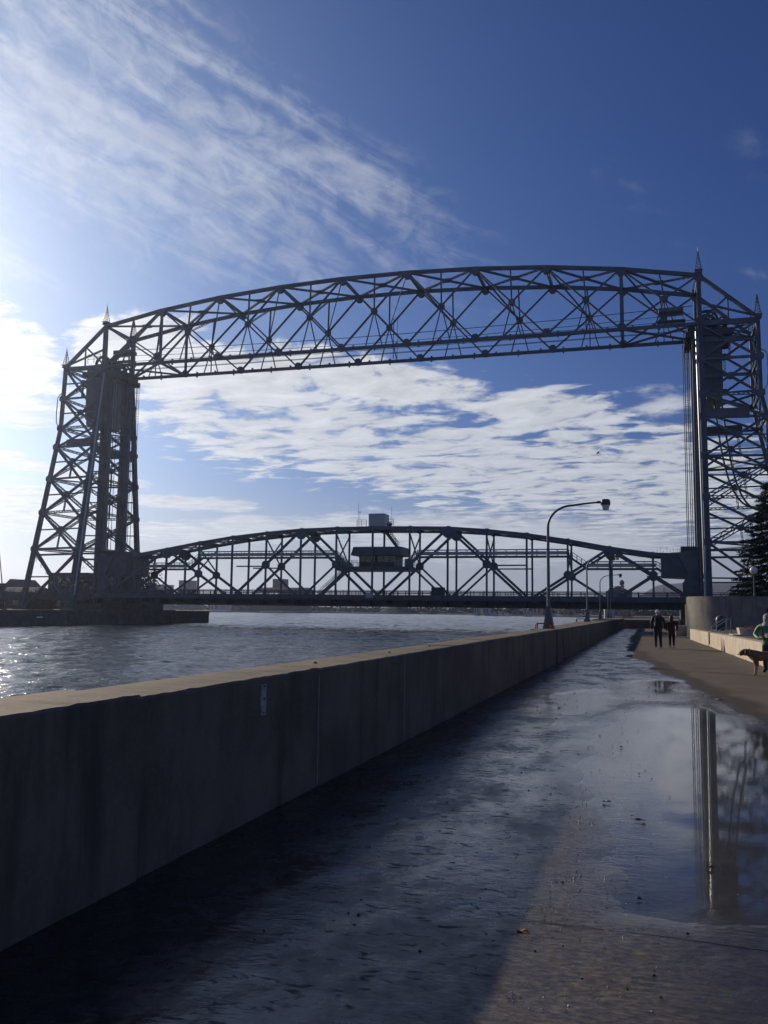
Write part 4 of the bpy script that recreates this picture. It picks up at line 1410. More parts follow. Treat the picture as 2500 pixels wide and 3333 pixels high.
hr = thing('handrail', (3.2, 51, 0.66), 'pair of bent steel handrails rising beside the steps behind the low wall', 'handrail')
for k, dx in enumerate((0.0, 0.24)):
    pts = [(2.98 + dx, 50.2, 0.3), (2.98 + dx, 50.2, 1.0), (3.05 + dx, 50.4, 1.04), (3.75 + dx, 52.5, 1.42), (3.86 + dx, 52.9, 1.44), (3.92 + dx, 53.0, 1.40), (3.92 + dx, 53.0, 0.66)]
    MB().tube(pts, 0.024, 8).build('rail', M['galv'], hr, smooth=True)
    pts = [(3.3 + dx, 51.3, 0.5), (3.5 + dx, 51.6, 0.86), (3.88 + dx, 52.9, 0.98)]
    MB().tube(pts, 0.02, 8).build('lower_rail', M['galv'], hr, smooth=True)
for k in range(4):
    st = MB().box(3.25 + k * 0.32, 3.6 + k * 0.32 + 0.8, 49.2, 49.7 + 0.0, 0.1, 0.2 + 0.12 * k)
bn_ = thing('litter_bin', (4.1, 60, 0.66), 'dark domed litter bin against the shaded round wall', 'bin')
MB().lathe((4.1, 60, 0.66), [(0.25, 0), (0.29, 0.05), (0.29, 0.62), (0.27, 0.64)], 16).build('body', M['housing'], bn_, smooth=True)
MB().lathe((4.1, 60, 1.30), [(0.30, 0), (0.30, 0.06), (0.24, 0.2), (0.12, 0.29), (0.02, 0.31)], 16).build('dome_lid', M['housing'], bn_, smooth=True)
MB().box(3.86, 3.92, 59.68, 59.75, 1.38, 1.44).build('latch', M['galv'], bn_)
pl = thing('planter', (4.6, 46, 0.66), 'square concrete planter with brown dead plants behind the green-jacketed person', 'planter')
MB().hexa([(3.98, 45.6, 0.72), (5.3, 45.6, 0.72), (5.3, 46.9, 0.72), (3.98, 46.9, 0.72), (3.92, 45.5, 1.03), (5.36, 45.5, 1.03), (5.36, 47.0, 1.03), (3.92, 47.0, 1.03)]).build('tub', M['low'], pl, bevel=0.02)
MB().box(3.6, 5.6, 45.2, 47.3, 0.655, 0.725).build('plinth', M['low'], pl, bevel=0.01)
dp = MB()
for k in range(240):
    x, y = random.uniform(4.0, 5.25), random.uniform(45.65, 46.9)
    h = random.uniform(0.03, 0.16) * (1.3 if 4.5 < x < 5.1 else 0.8)
    a = random.uniform(0, 6.28)
    r = random.uniform(0.02, 0.06)
    p = Vector((x, y, 1.02 + random.uniform(0, h)))
    u = Vector((math.cos(a), math.sin(a), random.uniform(-0.5, 0.6))) * r
    v = Vector((-math.sin(a), math.cos(a), random.uniform(-0.3, 0.9))) * r
    dp.add([p - u, p + v, p + u, p - v], [(0, 1, 2, 3)])
tag(dp.build('dead_plants', mat('dead_brown_leaves', (0.13, 0.055, 0.025), 0.8, 0.4, 20), pl), kind='stuff')

gl = thing('globe_lamp', (7.16, 70, 2.6), 'white globe lamp on a thin post in front of the spruce', 'lamp')
MB().lathe((7.16, 70, 2.6), [(0.09, 0), (0.05, 0.15), (0.045, 1.95), (0.09, 2.0), (0.09, 2.06)], 10).build('post', M['housing'], gl, smooth=True)
MB().lathe((7.16, 70, 4.63), [(0.06, 0), (0.18, 0.05), (0.255, 0.17), (0.275, 0.28), (0.25, 0.40), (0.16, 0.51), (0.02, 0.55)], 18).build('globe', mat('white_globe', (0.78, 0.77, 0.74), 0.35, 0.04), gl, smooth=True)


# ------------------------------------------------------------------ trees
def needles(mb, p, d, n, size, spread):
    for _ in range(n):
        q = p + Vector((random.gauss(0, spread), random.gauss(0, spread), random.gauss(0, spread * 0.6)))
        u = (d + Vector((random.uniform(-.8, .8), random.uniform(-.8, .8), random.uniform(-.7, .4)))).normalized() * size * random.uniform(.6, 1.4)
        v = u.cross(Vector((random.uniform(-1, 1), random.uniform(-1, 1), random.uniform(-1, 1)))).normalized() * size * 0.28
        mb.add([q - v, q + u, q + v], [(0, 1, 2)])


def spruce(x, y, z0, z1, rad, label):
    t = thing('spruce_tree', (x, y, z0), label, 'tree')
    MB().tube([(x, y, z0), (x + 0.05, y, z0 + (z1 - z0) * 0.5), (x, y, z1 - 0.3)], [0.24, 0.14, 0.03], 8).build('trunk', mat('spruce_bark', (0.06, 0.045, 0.035), 0.95, 0.3, 8), t)
    cr, br_ = MB(), MB()
    H = z1 - z0
    z = z0 + 0.6
    while z < z1 - 0.1:
        u = (z - z0) / H
        rr = rad * (1 - u) ** 0.8 + 0.12
        n = 9 if u < 0.7 else 6
        a0 = random.uniform(0, 6.28)
        for k in range(n):
            a = a0 + 6.283 * k / n + random.uniform(-.25, .25)
            L = rr * random.uniform(0.72, 1.12)
            tip = Vector((x + math.cos(a) * L, y + math.sin(a) * L, z - 0.22 * L + random.uniform(-.15, .25)))
            b0 = Vector((x, y, z))
            br_.tube([b0, (b0 + tip) / 2 + Vector((0, 0, -0.06 * L)), tip], [0.035, 0.022, 0.008], 4)
            d = (tip - b0).normalized()
            m_ = max(4, int(L * 7))
            for j in range(m_):
                w = 0.18 + 0.82 * (j + random.random()) / m_
                side = Vector((-d.y, d.x, 0)) * random.uniform(-0.33, 0.33) * L * (1.05 - w)
                p = b0 + (tip - b0) * w + Vector((0, 0, -0.25 * L * w * (1 - w))) + side
                needles(cr, p, (d + side * 0.6).normalized(), 17, 0.15, 0.10)
        z += 0.22 + 0.30 * (1 - u)
    br_.build('branches', mat('spruce_twig', (0.05, 0.04, 0.03), 0.95, 0.3, 8), t)
    c = cr.build('crown', mat('spruce_needles', (0.030, 0.050, 0.026), 0.75, 0.45, 2.5), t)
    return t


spruce(9.55, 80, 2.6, 12.9, 3.9, 'dark spruce tree at the right edge in front of the tower')


def leaf_tree(name, x, y, z0, h, rad, label, group, dens=900, col=(0.045, 0.05, 0.028), size=0.35):
    t = thing(name, (x, y, z0), label, 'tree', group)
    tr, cr = MB(), MB()
    tr.tube([(x, y, z0), (x + 0.1, y, z0 + h * 0.35), (x - 0.05, y, z0 + h * 0.75)], [0.03 * h, 0.02 * h, 0.006 * h], 7)
    for k in range(14):
        a = random.uniform(0, 6.28)
        zb = z0 + h * random.uniform(0.25, 0.7)
        L = rad * random.uniform(0.5, 1.0)
        tip = Vector((x + math.cos(a) * L, y + math.sin(a) * L, zb + L * random.uniform(0.3, 0.9)))
        tr.tube([(x, y, zb), tip], [0.01 * h, 0.003 * h], 5)
        for j in range(dens // 14):
            p = tip + Vector((random.gauss(0, 1), random.gauss(0, 1), random.gauss(0, 0.8))) * rad * 0.28
            u = Vector((random.uniform(-1, 1), random.uniform(-1, 1), random.uniform(-1, 1))).normalized() * size
            v = u.cross(Vector((random.uniform(-1, 1), random.uniform(-1, 1), 1))).normalized() * size * 0.6
            cr.add([p - u, p - v, p + u, p + v], [(0, 1, 2, 3)])
    tr.build('trunk', mat('bark', (0.05, 0.042, 0.035), 0.95, 0.3, 6), t)
    cr.build('crown', mat('leaves', col, 0.8, 0.4, 1.2), t)
    return t


leaf_tree('bank_tree', -121.5, 195, 0.9, 10.5, 3.4, 'leafy dark tree behind the left end of the lift span', 'trees on the far bank', 1400)
leaf_tree('bank_tree', -128.5, 200, 0.9, 8.6, 2.6, 'smaller dark tree left of the lift span housing', 'trees on the far bank', 900)
leaf_tree('bank_tree', -137.5, 188, 0.9, 8.0, 2.8, 'round dark tree between the legs of the far tower', 'trees on the far bank', 900)
leaf_tree('bank_tree', -159.5, 190, 0.9, 6.5, 2.2, 'low dark tree left of the far tower by the shed', 'trees on the far bank', 700)
leaf_tree('bank_tree', -176.5, 206, 0.9, 8.5, 1.4, 'thin bare-looking tree beside the gabled house at far left', 'trees on the far bank', 120, (0.05, 0.04, 0.035), 0.2)


# ------------------------------------------------------------------ buildings
def building(name, x0, x1, y0, y1, z0, z1, roof, wall_c, roof_c, label, group=None, wins=(3, 2), cat='building', flat=False):
    t = thing(name, ((x0 + x1) / 2, (y0 + y1) / 2, z0), label, cat, group)
    mw_ = mat('wall_' + name, wall_c, 0.85, 0.12, 0.3)
    w_ = MB().box(x0, x1, y0, y1, z0 - 0.5, z1).build('wall', mw_, t)
    rm = mat('roof_' + name, roof_c, 0.8, 0.2, 0.4)
    ym, xm = (y0 + y1) / 2, (x0 + x1) / 2
    ov = 0.03 * (x1 - x0)
    if flat:
        MB().box(x0 - ov, x1 + ov, y0 - ov, y1 + ov, z1, z1 + roof).build('roof', rm, t)
    elif (x1 - x0) < (y1 - y0) * 1.2:
        MB().prism([(x0 - ov, z1), (x1 + ov, z1), (xm, z1 + roof)], 'y', y0 - ov, y1 + ov).build('roof', rm, t)
    else:
        MB().prism([(y0 - ov, z1), (y1 + ov, z1), (ym, z1 + roof)], 'x', x0 - ov, x1 + ov).build('roof', rm, t)
    nx, nz = wins
    for i in range(nx):
        for j in range(nz):
            cx = x0 + (x1 - x0) * (i + 0.5) / nx
            cz = z0 + (z1 - z0) * (j + 0.5) / nz
            ww, hh = (x1 - x0) / nx * 0.22, (z1 - z0) / nz * 0.26
            f = MB().box(cx - ww * 1.15, cx + ww * 1.15, y0 - 0.06, y0 + 0.02, cz - hh * 1.12, cz + hh * 1.12).build('window', mw_, t)
            MB().box(cx - ww, cx + ww, y0 - 0.075, y0 - 0.055, cz - hh, cz + hh).build('pane', M['window'], f)
    return t


dk_ = (0.05, 0.05, 0.048)
building('gabled_house', -172.5, -165, 204, 214, 0.9, 5.6, 3.4, (0.28, 0.27, 0.25), (0.10, 0.09, 0.085), 'small house with a pointed gable at the far left', 'houses behind the far tower', (2, 1), 'house')
building('flat_house', -186, -177, 214, 222, 0.9, 7.8, 0.3, (0.10, 0.10, 0.10), dk_, 'flat-roofed dark building at the left edge', 'houses behind the far tower', (3, 2), 'house', True)
building('shed', -166, -154.5, 196, 204, 0.9, 4.6, 2.0, (0.14, 0.135, 0.13), (0.30, 0.28, 0.26), 'pale-roofed shed beside the tower foot', 'houses behind the far tower', (3, 1), 'shed')
building('brick_hotel', -153.5, -141.5, 200, 212, 0.9, 10.0, 0.5, (0.075, 0.07, 0.065), dk_, 'dark flat block seen through the far tower legs', 'houses behind the far tower', (5, 3), 'building', True)
building('brown_house', -143.5, -134, 198, 208, 0.9, 7.5, 2.6, (0.09, 0.07, 0.055), (0.07, 0.06, 0.05), 'dark brown house behind the near leg of the far tower', 'houses behind the far tower', (3, 2), 'house')
building('canal_office', -131, -121, 196, 204, 0.9, 5.6, 0.4, (0.06, 0.06, 0.06), dk_, 'low dark office under the left housing of the lift span', 'houses behind the far tower', (4, 1), 'building', True)
# leaning pole by the far pier
lp = thing('leaning_pole', (-104.3, 125, 0.9), 'thin dark leaning pole at the left edge on the far pier', 'pole')
MB().tube([(-104.3, 125, 0.9), (-106.0, 125, 10.5), (-106.6, 125, 14)], [0.11, 0.07, 0.05], 8).build('shaft', M['steel_d'], lp)
MB().box(-104.6, -104.0, 124.7, 125.3, 0.85, 1.15).build('base', M['pier'], lp)

# ------------------------------------------------------------------ far shore
fs_ = MB()
fs_.prism([(-1500, 560), (-420, 620), (-333, 645), (-250, 790), (-190, 800), (-130, 730), (-90, 690), (-58, 655), (0, 600), (300, 560), (1500, 500), (1500, 2400), (-1500, 2400)], 'z', -4, -0.5)
tag(fs_.build('far_shore', mat('shore_earth', (0.10, 0.085, 0.07), 0.95, 0.3, 0.02)), kind='structure')
hx = np.linspace(-2600, 1500, 150)
hy = np.linspace(2350, 5200, 26)
HX, HY = np.meshgrid(hx, hy)
sl = HX / HY
prof = np.interp(HX, [-2600, -1500, -700, -350, -150, -60, 20, 120, 220, 600, 1500], [26, 22, 14, 13, 26, 66, 118, 130, 128, 145, 160])
v = (HY - 2350) / 2850
HZ = prof * np.sin(np.pi * np.clip(v * 0.75 + 0.05, 0, 1)) * 1.0 + 16 * (fbm(HX / 140, HY / 200, 4) - 0.5) * sstep(v, 0, .2)
HZ[0, :] = -5
hill = grid_mesh('hills', HX, HY, HZ, mat('wooded_hill', (0.024, 0.025, 0.028), 0.95, 0.35, 0.012))
tag(hill, kind='structure')
# band of trees along the far shore
tb = MB()
for k in range(5200):
    s_ = random.uniform(-0.62, 0.12)
    y = random.uniform(840, 1150)
    if 760 < y < 860 and -0.5 < s_ < -0.3:
        continue
    x = s_ * y
    hgt = (3.5 + 6 * vnoise(np.array([x / 40.0]), np.array([y / 90.0]))[0]) * random.uniform(.5, 1.0)
    r = random.uniform(1.2, 2.8)
    p = Vector((x, y, -0.5 + hgt * random.uniform(0.1, 1)))
    u = Vector((random.uniform(-1, 1), random.uniform(-.4, .4), random.uniform(-1, 1))).normalized() * r
    v_ = Vector((random.uniform(-1, 1), random.uniform(-1, 1), random.uniform(-1, 1))).normalized() * r
    tb.add([p - u, p - v_, p + u, p + v_], [(0, 1, 2, 3)])
tag(tb.build('far_shore_wood', mat('far_foliage', (0.050, 0.045, 0.036), 0.9, 0.3, 0.05)), 'dark belt of trees and scrub along the far harbour shore', 'trees', kind='stuff')

fg = 'buildings along the far shore'
building('grain_tower', -0.5725 * 800, -0.5575 * 800, 800, 815, -0.5, 29, 0.4, (0.16, 0.17, 0.19), (0.12, 0.12, 0.13), 'tall pale slab tower beyond the left half of the lift span', fg, (2, 6), 'building', True)
building('grain_elevator', -0.618 * 800, -0.594 * 800, 800, 820, -0.5, 24.5, 0.5, (0.11, 0.12, 0.13), (0.10, 0.10, 0.11), 'squat dark elevator block behind the left end of the lift span', fg, (3, 3), 'building', True)
# ore dock with machine house
od = thing('ore_dock', (-340, 800, -0.5), 'long tan trestle dock with a dark tower beyond the bridge deck', 'dock')
ta = mat('tan_dock_steel', (0.36, 0.29, 0.19), 0.8, 0.2, 0.05)
MB().box(-372, -318, 800, 812, 18.5, 22.6).build('upper_gallery', ta, od)
MB().box(-345, -318, 799, 811, 15.8, 18.4).build('lower_gallery', ta, od)
for k in range(10):
    x = -371 + k * 5.8
    MB().beam((x, 802, -0.5), (x, 802, 18.4), 0.7, 0.7).build('trestle_leg', ta, od)
    MB().beam((x, 802, 10), (x + 5.8, 802, 18.4), 0.5, 0.5).build('trestle_brace', ta, od)
MB().box(-355.5, -343.5, 801, 812, 22.6, 31).build('machine_house', M['steel_d'], od)
MB().box(-372, -318, 801, 811.5, -0.5, 8).build('dock_wall', M['steel_d'], od)
# coal pile
cp = MB()
n = 40
vs, fs = [], []
for j in range(7):
    for k in range(n):
        a = 2 * math.pi * k / n
        rr = 17 * (1 - j / 6.3) * (1 + 0.12 * math.sin(3 * a + j) + random.uniform(-.05, .05))
        vs.append((-238 + rr * 1.25 * math.cos(a), 835 + rr * math.sin(a), -0.5 + 8.2 * (j / 6) ** 0.9 + random.uniform(-.2, .2)))
for j in range(6):
    for k in range(n):
        fs.append((j * n + k, j * n + (k + 1) % n, (j + 1) * n + (k + 1) % n, (j + 1) * n + k))
fs.append(tuple(6 * n + k for k in range(n)))
tag(cp.add(vs, fs).build('coal_pile', mat('coal', (0.02, 0.02, 0.022), 0.9, 0.3, 0.2)), 'conical dark coal heap on the far shore under the deck', 'heap')
rows = [(1545, 1562, 720, 6.5, (0.55, 0.55, 0.52), 1, 'narrow white block on the far shore, left of a matching one'), (1576, 1592, 722, 5.6, (0.50, 0.50, 0.48), 1, 'narrow white block on the far shore, right of its match'),
        (1595, 1640, 740, 2.6, (0.14, 0.12, 0.11), 0, 'long low dark shed on the far shore'), (1668, 1706, 735, 4.6, (0.24, 0.27, 0.27), 0, 'grey-green gabled boathouse on the far shore'),
        (1706, 1728, 725, 2.9, (0.55, 0.53, 0.48), 1, 'small cream hut on the far shore beside the boathouse'), (1736, 1762, 745, 7.0, (0.62, 0.50, 0.33), 1, 'tall sunlit cream building left of the nearest lamp post'),
        (1762, 1782, 760, 5.5, (0.10, 0.10, 0.10), 0, 'dark block just left of the nearest lamp post'), (1832, 1868, 690, 6.2, (0.40, 0.31, 0.20), 0, 'tan gabled warehouse right of the nearest lamp post'),
        (1870, 1905, 720, 3.4, (0.06, 0.06, 0.065), 0, 'dark low warehouse left of the second lamp post'), (2026, 2054, 420, 4.2, (0.55, 0.36, 0.22), 1, 'pinkish sunlit building seen under the deck near the far lamps'),
        (1470, 1510, 790, 2.4, (0.16, 0.15, 0.15), 0, 'low grey shed on the far shore under the middle of the deck'), (1300, 1345, 840, 3.0, (0.12, 0.12, 0.12), 0, 'low dark shed right of the coal heap'),
        (1400, 1450, 830, 2.5, (0.10, 0.10, 0.11), 0, 'dark waterfront shed under the equipment box'), (700, 745, 760, 8.6, (0.62, 0.62, 0.60), 1, 'bright white flat roof just above the end of the far pier'),
        (760, 830, 720, 5.0, (0.10, 0.10, 0.10), 1, 'long dark wharf building right of the far pier end')]


def ratio(px):
    return math.tan(math.atan((px - 1250) / 2882) - R(16.844))


for (a, b, y, h, c, fl, lab) in rows:
    x0, x1 = sorted((ratio(a) * y, ratio(b) * y))
    building('shore_building', x0, x1, y, y + 14, -0.5, -0.5 + h * (0.62 if not fl else 1), h * 0.4 if not fl else 0.3, c, tuple(k * 0.7 for k in c), lab, fg, (2, 1), 'building', bool(fl))
ml = building('mill', ratio(1972) * 700, ratio(2056) * 700, 700, 722, -0.5, 18.0, 4.6, (0.30, 0.27, 0.22), (0.12, 0.11, 0.10), 'pale gabled mill with a roof ventilator behind the fourth lamp', fg, (4, 4), 'mill')
q = ratio(2024) * 700
MB().lathe((q, 708, 20.5), [(1.0, 0), (1.0, 3.0), (1.9, 3.2), (1.9, 5.4), (0.9, 6.6), (0.1, 7.0)], 10).build('roof_ventilator', M['plate'], ml)
for k in range(2):
    px_ = 1974 + k * 17
    x = ratio(px_) * 330
    t = thing('storage_tank', (x, 330, -0.5), 'white cylindrical tank below the mill, ' + ('left' if k == 0 else 'right') + ' of two', 'tank', 'white tanks below the mill')
    MB().lathe((x, 330, -0.6), [(0.9, 0), (0.9, 3.6), (0.8, 3.8)], 16).build('shell', mat('white_tank', (0.55, 0.53, 0.49), 0.6, 0.1), t, smooth=True)
    MB().lathe((x, 330, 3.2), [(0.95, 0), (0.5, 0.3), (0.05, 0.35)], 16).build('roof', M['galv'], t, smooth=True)
tank_ground = MB().box(ratio(1940) * 330, ratio(2400) * 330, 322, 460, -4, -0.55)
tag(tank_ground.build('harbour_bank', gm), kind='structure')
# moored boats
for k in range(9):
    px_ = [1612, 1630, 1652, 1720, 1800, 1815, 1880, 1893, 1908][k]
    y = 640 + (k % 3) * 6
    x = ratio(px_) * y
    t = thing('moored_boat', (x, y, WZ), 'small white boat moored at the far shore, number %s from the left' % ['one', 'two', 'three', 'four', 'five', 'six', 'seven', 'eight', 'nine'][k], 'boat', 'boats moored at the far shore')
    MB().prism([(x - 3.2, 0.2), (x + 3.4, 0.3), (x + 2.8, -1.4), (x - 2.9, -1.4)], 'y', y - 1, y + 1).build('hull', M['glass_lens'], t)
    MB().box(x - 1.2, x + 1.0, y - 0.8, y + 0.8, 0.2, 1.4).build('cabin', M['glass_lens'], t, bevel=0.1)
    MB().box(x - 1.0, x + 0.8, y - 0.83, y - 0.8, 0.65, 1.15).build('window', M['window'], t)
# houses on the hillside
for k in range(12):
    px_ = random.uniform(2080, 2260)
    y = 2500 + random.uniform(0, 500)
    x = ratio(px_) * y
    j = int(np.argmin(abs(hx - x)))
    i = int(np.argmin(abs(hy - y)))
    z = HZ[i, j]
    b_ = MB()
    b_.box(x - 5, x + 5, y - 5, y + 5, z - 8, z + 7)
    tag(b_.prism([(x - 6, z + 7), (x + 6, z + 7), (x, z + 11)], 'y', y - 6, y + 6).build('hillside_house', M['low']), 'tiny pale house on the wooded hillside beyond the right end of the deck', 'house', 'houses on the hillside')
# ------------------------------------------------------------------ figures
def skin_mesh(name, J, E_, sub=2):
    """J: {joint: (x, y, z, r)} ; E_: list of edges by joint name -> evaluated smooth mesh"""
    keys = list(J)
    me = bpy.data.meshes.new(name)
    me.from_pydata([J[k][:3] for k in keys], [(keys.index(a), keys.index(b)) for a, b in E_], [])
    ob = bpy.data.objects.new(name, me)
    C.objects.link(ob)
    ob.modifiers.new('skin', 'SKIN').use_smooth_shade = True
    sv = me.skin_vertices[0].data
    for i, k in enumerate(keys):
        r = J[k][3]
        sv[i].radius = r if isinstance(r, tuple) else (r, r)
        sv[i].use_root = (i == 0)
    m_ = ob.modifiers.new('sub', 'SUBSURF')
    m_.levels = sub
    m_.render_levels = sub
    dg = bpy.context.evaluated_depsgraph_get()
    ev = ob.evaluated_get(dg)
    out = bpy.data.meshes.new_from_object(ev)
    C.objects.unlink(ob)
    bpy.data.objects.remove(ob)
    return out


def fingers(wrist, hand, side, fwd, r=0.0085):
    """five bent fingers for a relaxed hand; returns MB"""
    b_ = MB()
    w, h = Vector(wrist), Vector(hand)
    d = (h - w).normalized()
    sd_ = Vector(fwd).normalized()
    nrm = d.cross(sd_).normalized()
    for k in range(4):
        o = h + sd_ * (0.03 - 0.02 * k) + d * (0.015 - 0.006 * abs(k - 1))
        L = (0.072, 0.08, 0.075, 0.058)[k]
        b_.tube([o - d * 0.03, o + d * L * 0.5, o + d * L * 0.85 + nrm * side * 0.014, o + d * L + nrm * side * 0.035], [r, r, r * 0.9, r * 0.65], 6)
    o = (w + h) / 2 + sd_ * 0.03
    b_.tube([o, o + sd_ * 0.03 + d * 0.025, o + sd_ * 0.04 + d * 0.06], [r * 1.15, r * 1.1, r * 0.8], 6)
    return b_


def person(name, loc, rz, J, E_, zone, mats, label, hands, face=True, sub=2):
    me = skin_mesh(name, J, E_, sub)
    bm = bmesh.new()
    bm.from_mesh(me)
    for f_ in bm.faces:
        c = f_.calc_center_median()
        f_.material_index = zone(c)
        f_.smooth = True
    # fingers are joined into the body mesh
    for (w, h, s_, fw) in hands:
        fb = fingers(w, h, s_, fw)
        vs = [bm.verts.new(v) for v in fb.v]
        for f_ in fb.f:
            nf = bm.faces.new([vs[i] for i in f_])
            nf.material_index = 0
            nf.smooth = True
    bm.to_mesh(me)
    bm.free()
    for m_ in mats:
        me.materials.append(m_)
    ob = bpy.data.objects.new(name, me)
    C.objects.link(ob)
    ob.location = loc
    ob.rotation_euler.z = rz
    tag(ob, label, 'person')
    return ob


def child(mb, name, m_, par, smooth=True, bevel=0.0):
    o = mb.build(name, m_, None, smooth, bevel)
    o.parent = par
    return o


def face_bits(par, hx, hy, hz, r, sk):
    b_ = MB()
    b_.tube([(hx, hy + r * 0.86, hz + 0.012), (hx, hy + r * 1.16, hz - 0.022), (hx, hy + r * 0.95, hz - 0.032)], [0.008, 0.016, 0.012], 6)
    for s_ in (-1, 1):
        b_.lathe((hx + s_ * r * 0.98, hy, hz - 0.03), [(0.004, 0), (0.014, 0.015), (0.016, 0.04), (0.005, 0.06)], 6)
    child(b_, 'nose_and_ears', sk, par)
    b_ = MB()
    for s_ in (-1, 1):
        b_.lathe((hx + s_ * 0.032, hy + r * 0.90, hz + 0.012), [(0.002, -0.009), (0.010, -0.005), (0.012, 0), (0.010, 0.005), (0.002, 0.009)], 6)
    b_.tube([(hx - 0.022, hy + r * 0.93, hz - 0.055), (hx, hy + r * 0.99, hz - 0.057), (hx + 0.022, hy + r * 0.93, hz - 0.055)], 0.006, 5)
    child(b_, 'eyes_and_mouth', mat('dark_features', (0.05, 0.03, 0.03), 0.5), par)


skin_m = mat('skin', (0.42, 0.25, 0.18), 0.55, 0.08, 12)


def std_joints(k=1.0, wide=1.0, arm=None, legs=None):
    J = {'pelvis': (0, 0, .97, (.155 * wide, .12)), 'waist': (0, .0, 1.12, (.15 * wide, .115)), 'chest': (0, .0, 1.32, (.185 * wide, .125)), 'upper': (0, -.01, 1.44, (.15 * wide, .1)), 'neck': (0, .0, 1.525, .062), 'head0': (0, .025, 1.60, .078), 'head1': (0, .03, 1.69, (.083, .098)), 'head2': (0, .02, 1.765, (.055, .07)),
         'sl': (-.19 * wide, 0, 1.43, .082), 'el': (-.27 * wide, -.05, 1.17, .062), 'wl': (-.255 * wide, .07, .94, .040), 'hl': (-.25 * wide, .10, .865, (.024, .042)),
         'sr': (.19 * wide, 0, 1.43, .082), 'er': (.27 * wide, -.02, 1.17, .062), 'wr': (.26 * wide, .12, .95, .040), 'hr': (.25 * wide, .16, .88, (.024, .042)),
         'pl': (-.095, 0, .88, .115), 'kl': (-.105, .10, .50, .080), 'al': (-.105, .06, .10, .056), 'tl': (-.115, .20, .045, (.048, .04)),
         'pr': (.095, 0, .88, .115), 'kr': (.105, .04, .50, .080), 'ar': (.105, -.14, .12, .056), 'tr': (.115, .0, .05, (.048, .04))}
    if arm:
        J.update(arm)
    if legs:
        J.update(legs)
    J = {n: (v[0] * k, v[1] * k, v[2] * k, tuple(q * k for q in v[3]) if isinstance(v[3], tuple) else v[3] * k) for n, v in J.items()}
    E_ = [('pelvis', 'waist'), ('waist', 'chest'), ('chest', 'upper'), ('upper', 'neck'), ('neck', 'head0'), ('head0', 'head1'), ('head1', 'head2'), ('upper', 'sl'), ('sl', 'el'), ('el', 'wl'), ('wl', 'hl'), ('upper', 'sr'), ('sr', 'er'), ('er', 'wr'), ('wr', 'hr'),
          ('pelvis', 'pl'), ('pl', 'kl'), ('kl', 'al'), ('al', 'tl'), ('pelvis', 'pr'), ('pr', 'kr'), ('kr', 'ar'), ('ar', 'tr')]
    return J, E_


# man seen from behind
J, E_ = std_joints(1.02, 1.12)
navy = mat('navy_jacket', (0.016, 0.020, 0.032), 0.7, 0.3, 6)
jeans = mat('dark_jeans', (0.028, 0.036, 0.06), 0.85, 0.25, 14)
shoe_l = mat('pale_shoes', (0.45, 0.43, 0.40), 0.6, 0.1, 10)


def z_man(c):
    if c.z < 0.085:
        return 3
    if c.z > 1.575 and abs(c.x) < .13:
        return 0
    if c.z < 0.955 and abs(c.x) > 0.235:
        return 0
    return 1 if c.z > 0.84 else 2


man = person('person', (0.24, 44.6, 0.012), R(4), J, E_, z_man, [skin_m, navy, jeans, shoe_l], 'taller walker in a dark jacket, jeans and pale cap, back to the camera', [(J['wl'][:3], J['hl'][:3], 1, (0, 1, 0)), (J['wr'][:3], J['hr'][:3], -1, (0, 1, 0))])
face_bits(man, 0, 0.03 * 1.02, 1.685 * 1.02, 0.095, skin_m)
b_ = MB()
b_.lathe((0, 0.022, 1.715), [(0.100, -0.02), (0.104, 0.0), (0.100, 0.05), (0.075, 0.105), (0.03, 0.128), (0.002, 0.13)], 16)
b_.add([(-.07, .10, 1.712), (.07, .10, 1.712), (.055, .19, 1.70), (-.055, .19, 1.70), (-.07, .10, 1.72), (.07, .10, 1.72), (.055, .19, 1.707), (-.055, .19, 1.707)], [(0, 1, 2, 3), (4, 7, 6, 5), (0, 4, 5, 1), (1, 5, 6, 2), (2, 6, 7, 3), (3, 7, 4, 0)])
child(b_, 'cap', mat('pale_cap', (0.62, 0.62, 0.64), 0.8, 0.06, 12), man)
b_ = MB().box(-0.155, 0.155, -0.30, -0.11, 1.05, 1.50)
bp = child(b_, 'backpack', mat('dark_backpack', (0.014, 0.018, 0.026), 0.8, 0.3, 10), man, True, 0.05)
b_ = MB()
for s_ in (-1, 1):
    b_.tube([(s_ * .12, -.12, 1.48), (s_ * .13, .02, 1.545), (s_ * .13, .13, 1.40), (s_ * .16, .1, 1.18), (s_ * .15, -.1, 1.10)], 0.022, 6)
child(b_, 'strap', mat('strap_webbing', (0.03, 0.035, 0.04), 0.8), man)

# shorter walker in brown
J, E_ = std_joints(0.86, 1.25, {'el': (-.305, -.04, 1.18, .08), 'er': (.31, -.04, 1.18, .08), 'wl': (-.27, .12, 1.02, .05), 'hl': (-.20, .20, 1.02, .04), 'wr': (.27, .12, 1.02, .05), 'hr': (.20, .20, 1.02, .04)})
J['pelvis'] = (0, 0, .835, (.195, .14))
J['waist'] = (0, 0, .965, (.19, .135))
brown = mat('brown_jacket', (0.055, 0.022, 0.011), 0.8, 0.3, 8)
hair = mat('brown_hair', (0.05, 0.028, 0.016), 0.6, 0.3, 30)
legg = mat('black_leggings', (0.012, 0.013, 0.018), 0.8, 0.2, 10)


def z_wom(c):
    if c.z < 0.14:
        return 3
    if c.z > 1.33 and abs(c.x) < .12:
        return 0
    if c.y > 0.155 and .8 < c.z < .97:
        return 0
    return 1 if c.z > 0.66 else 2


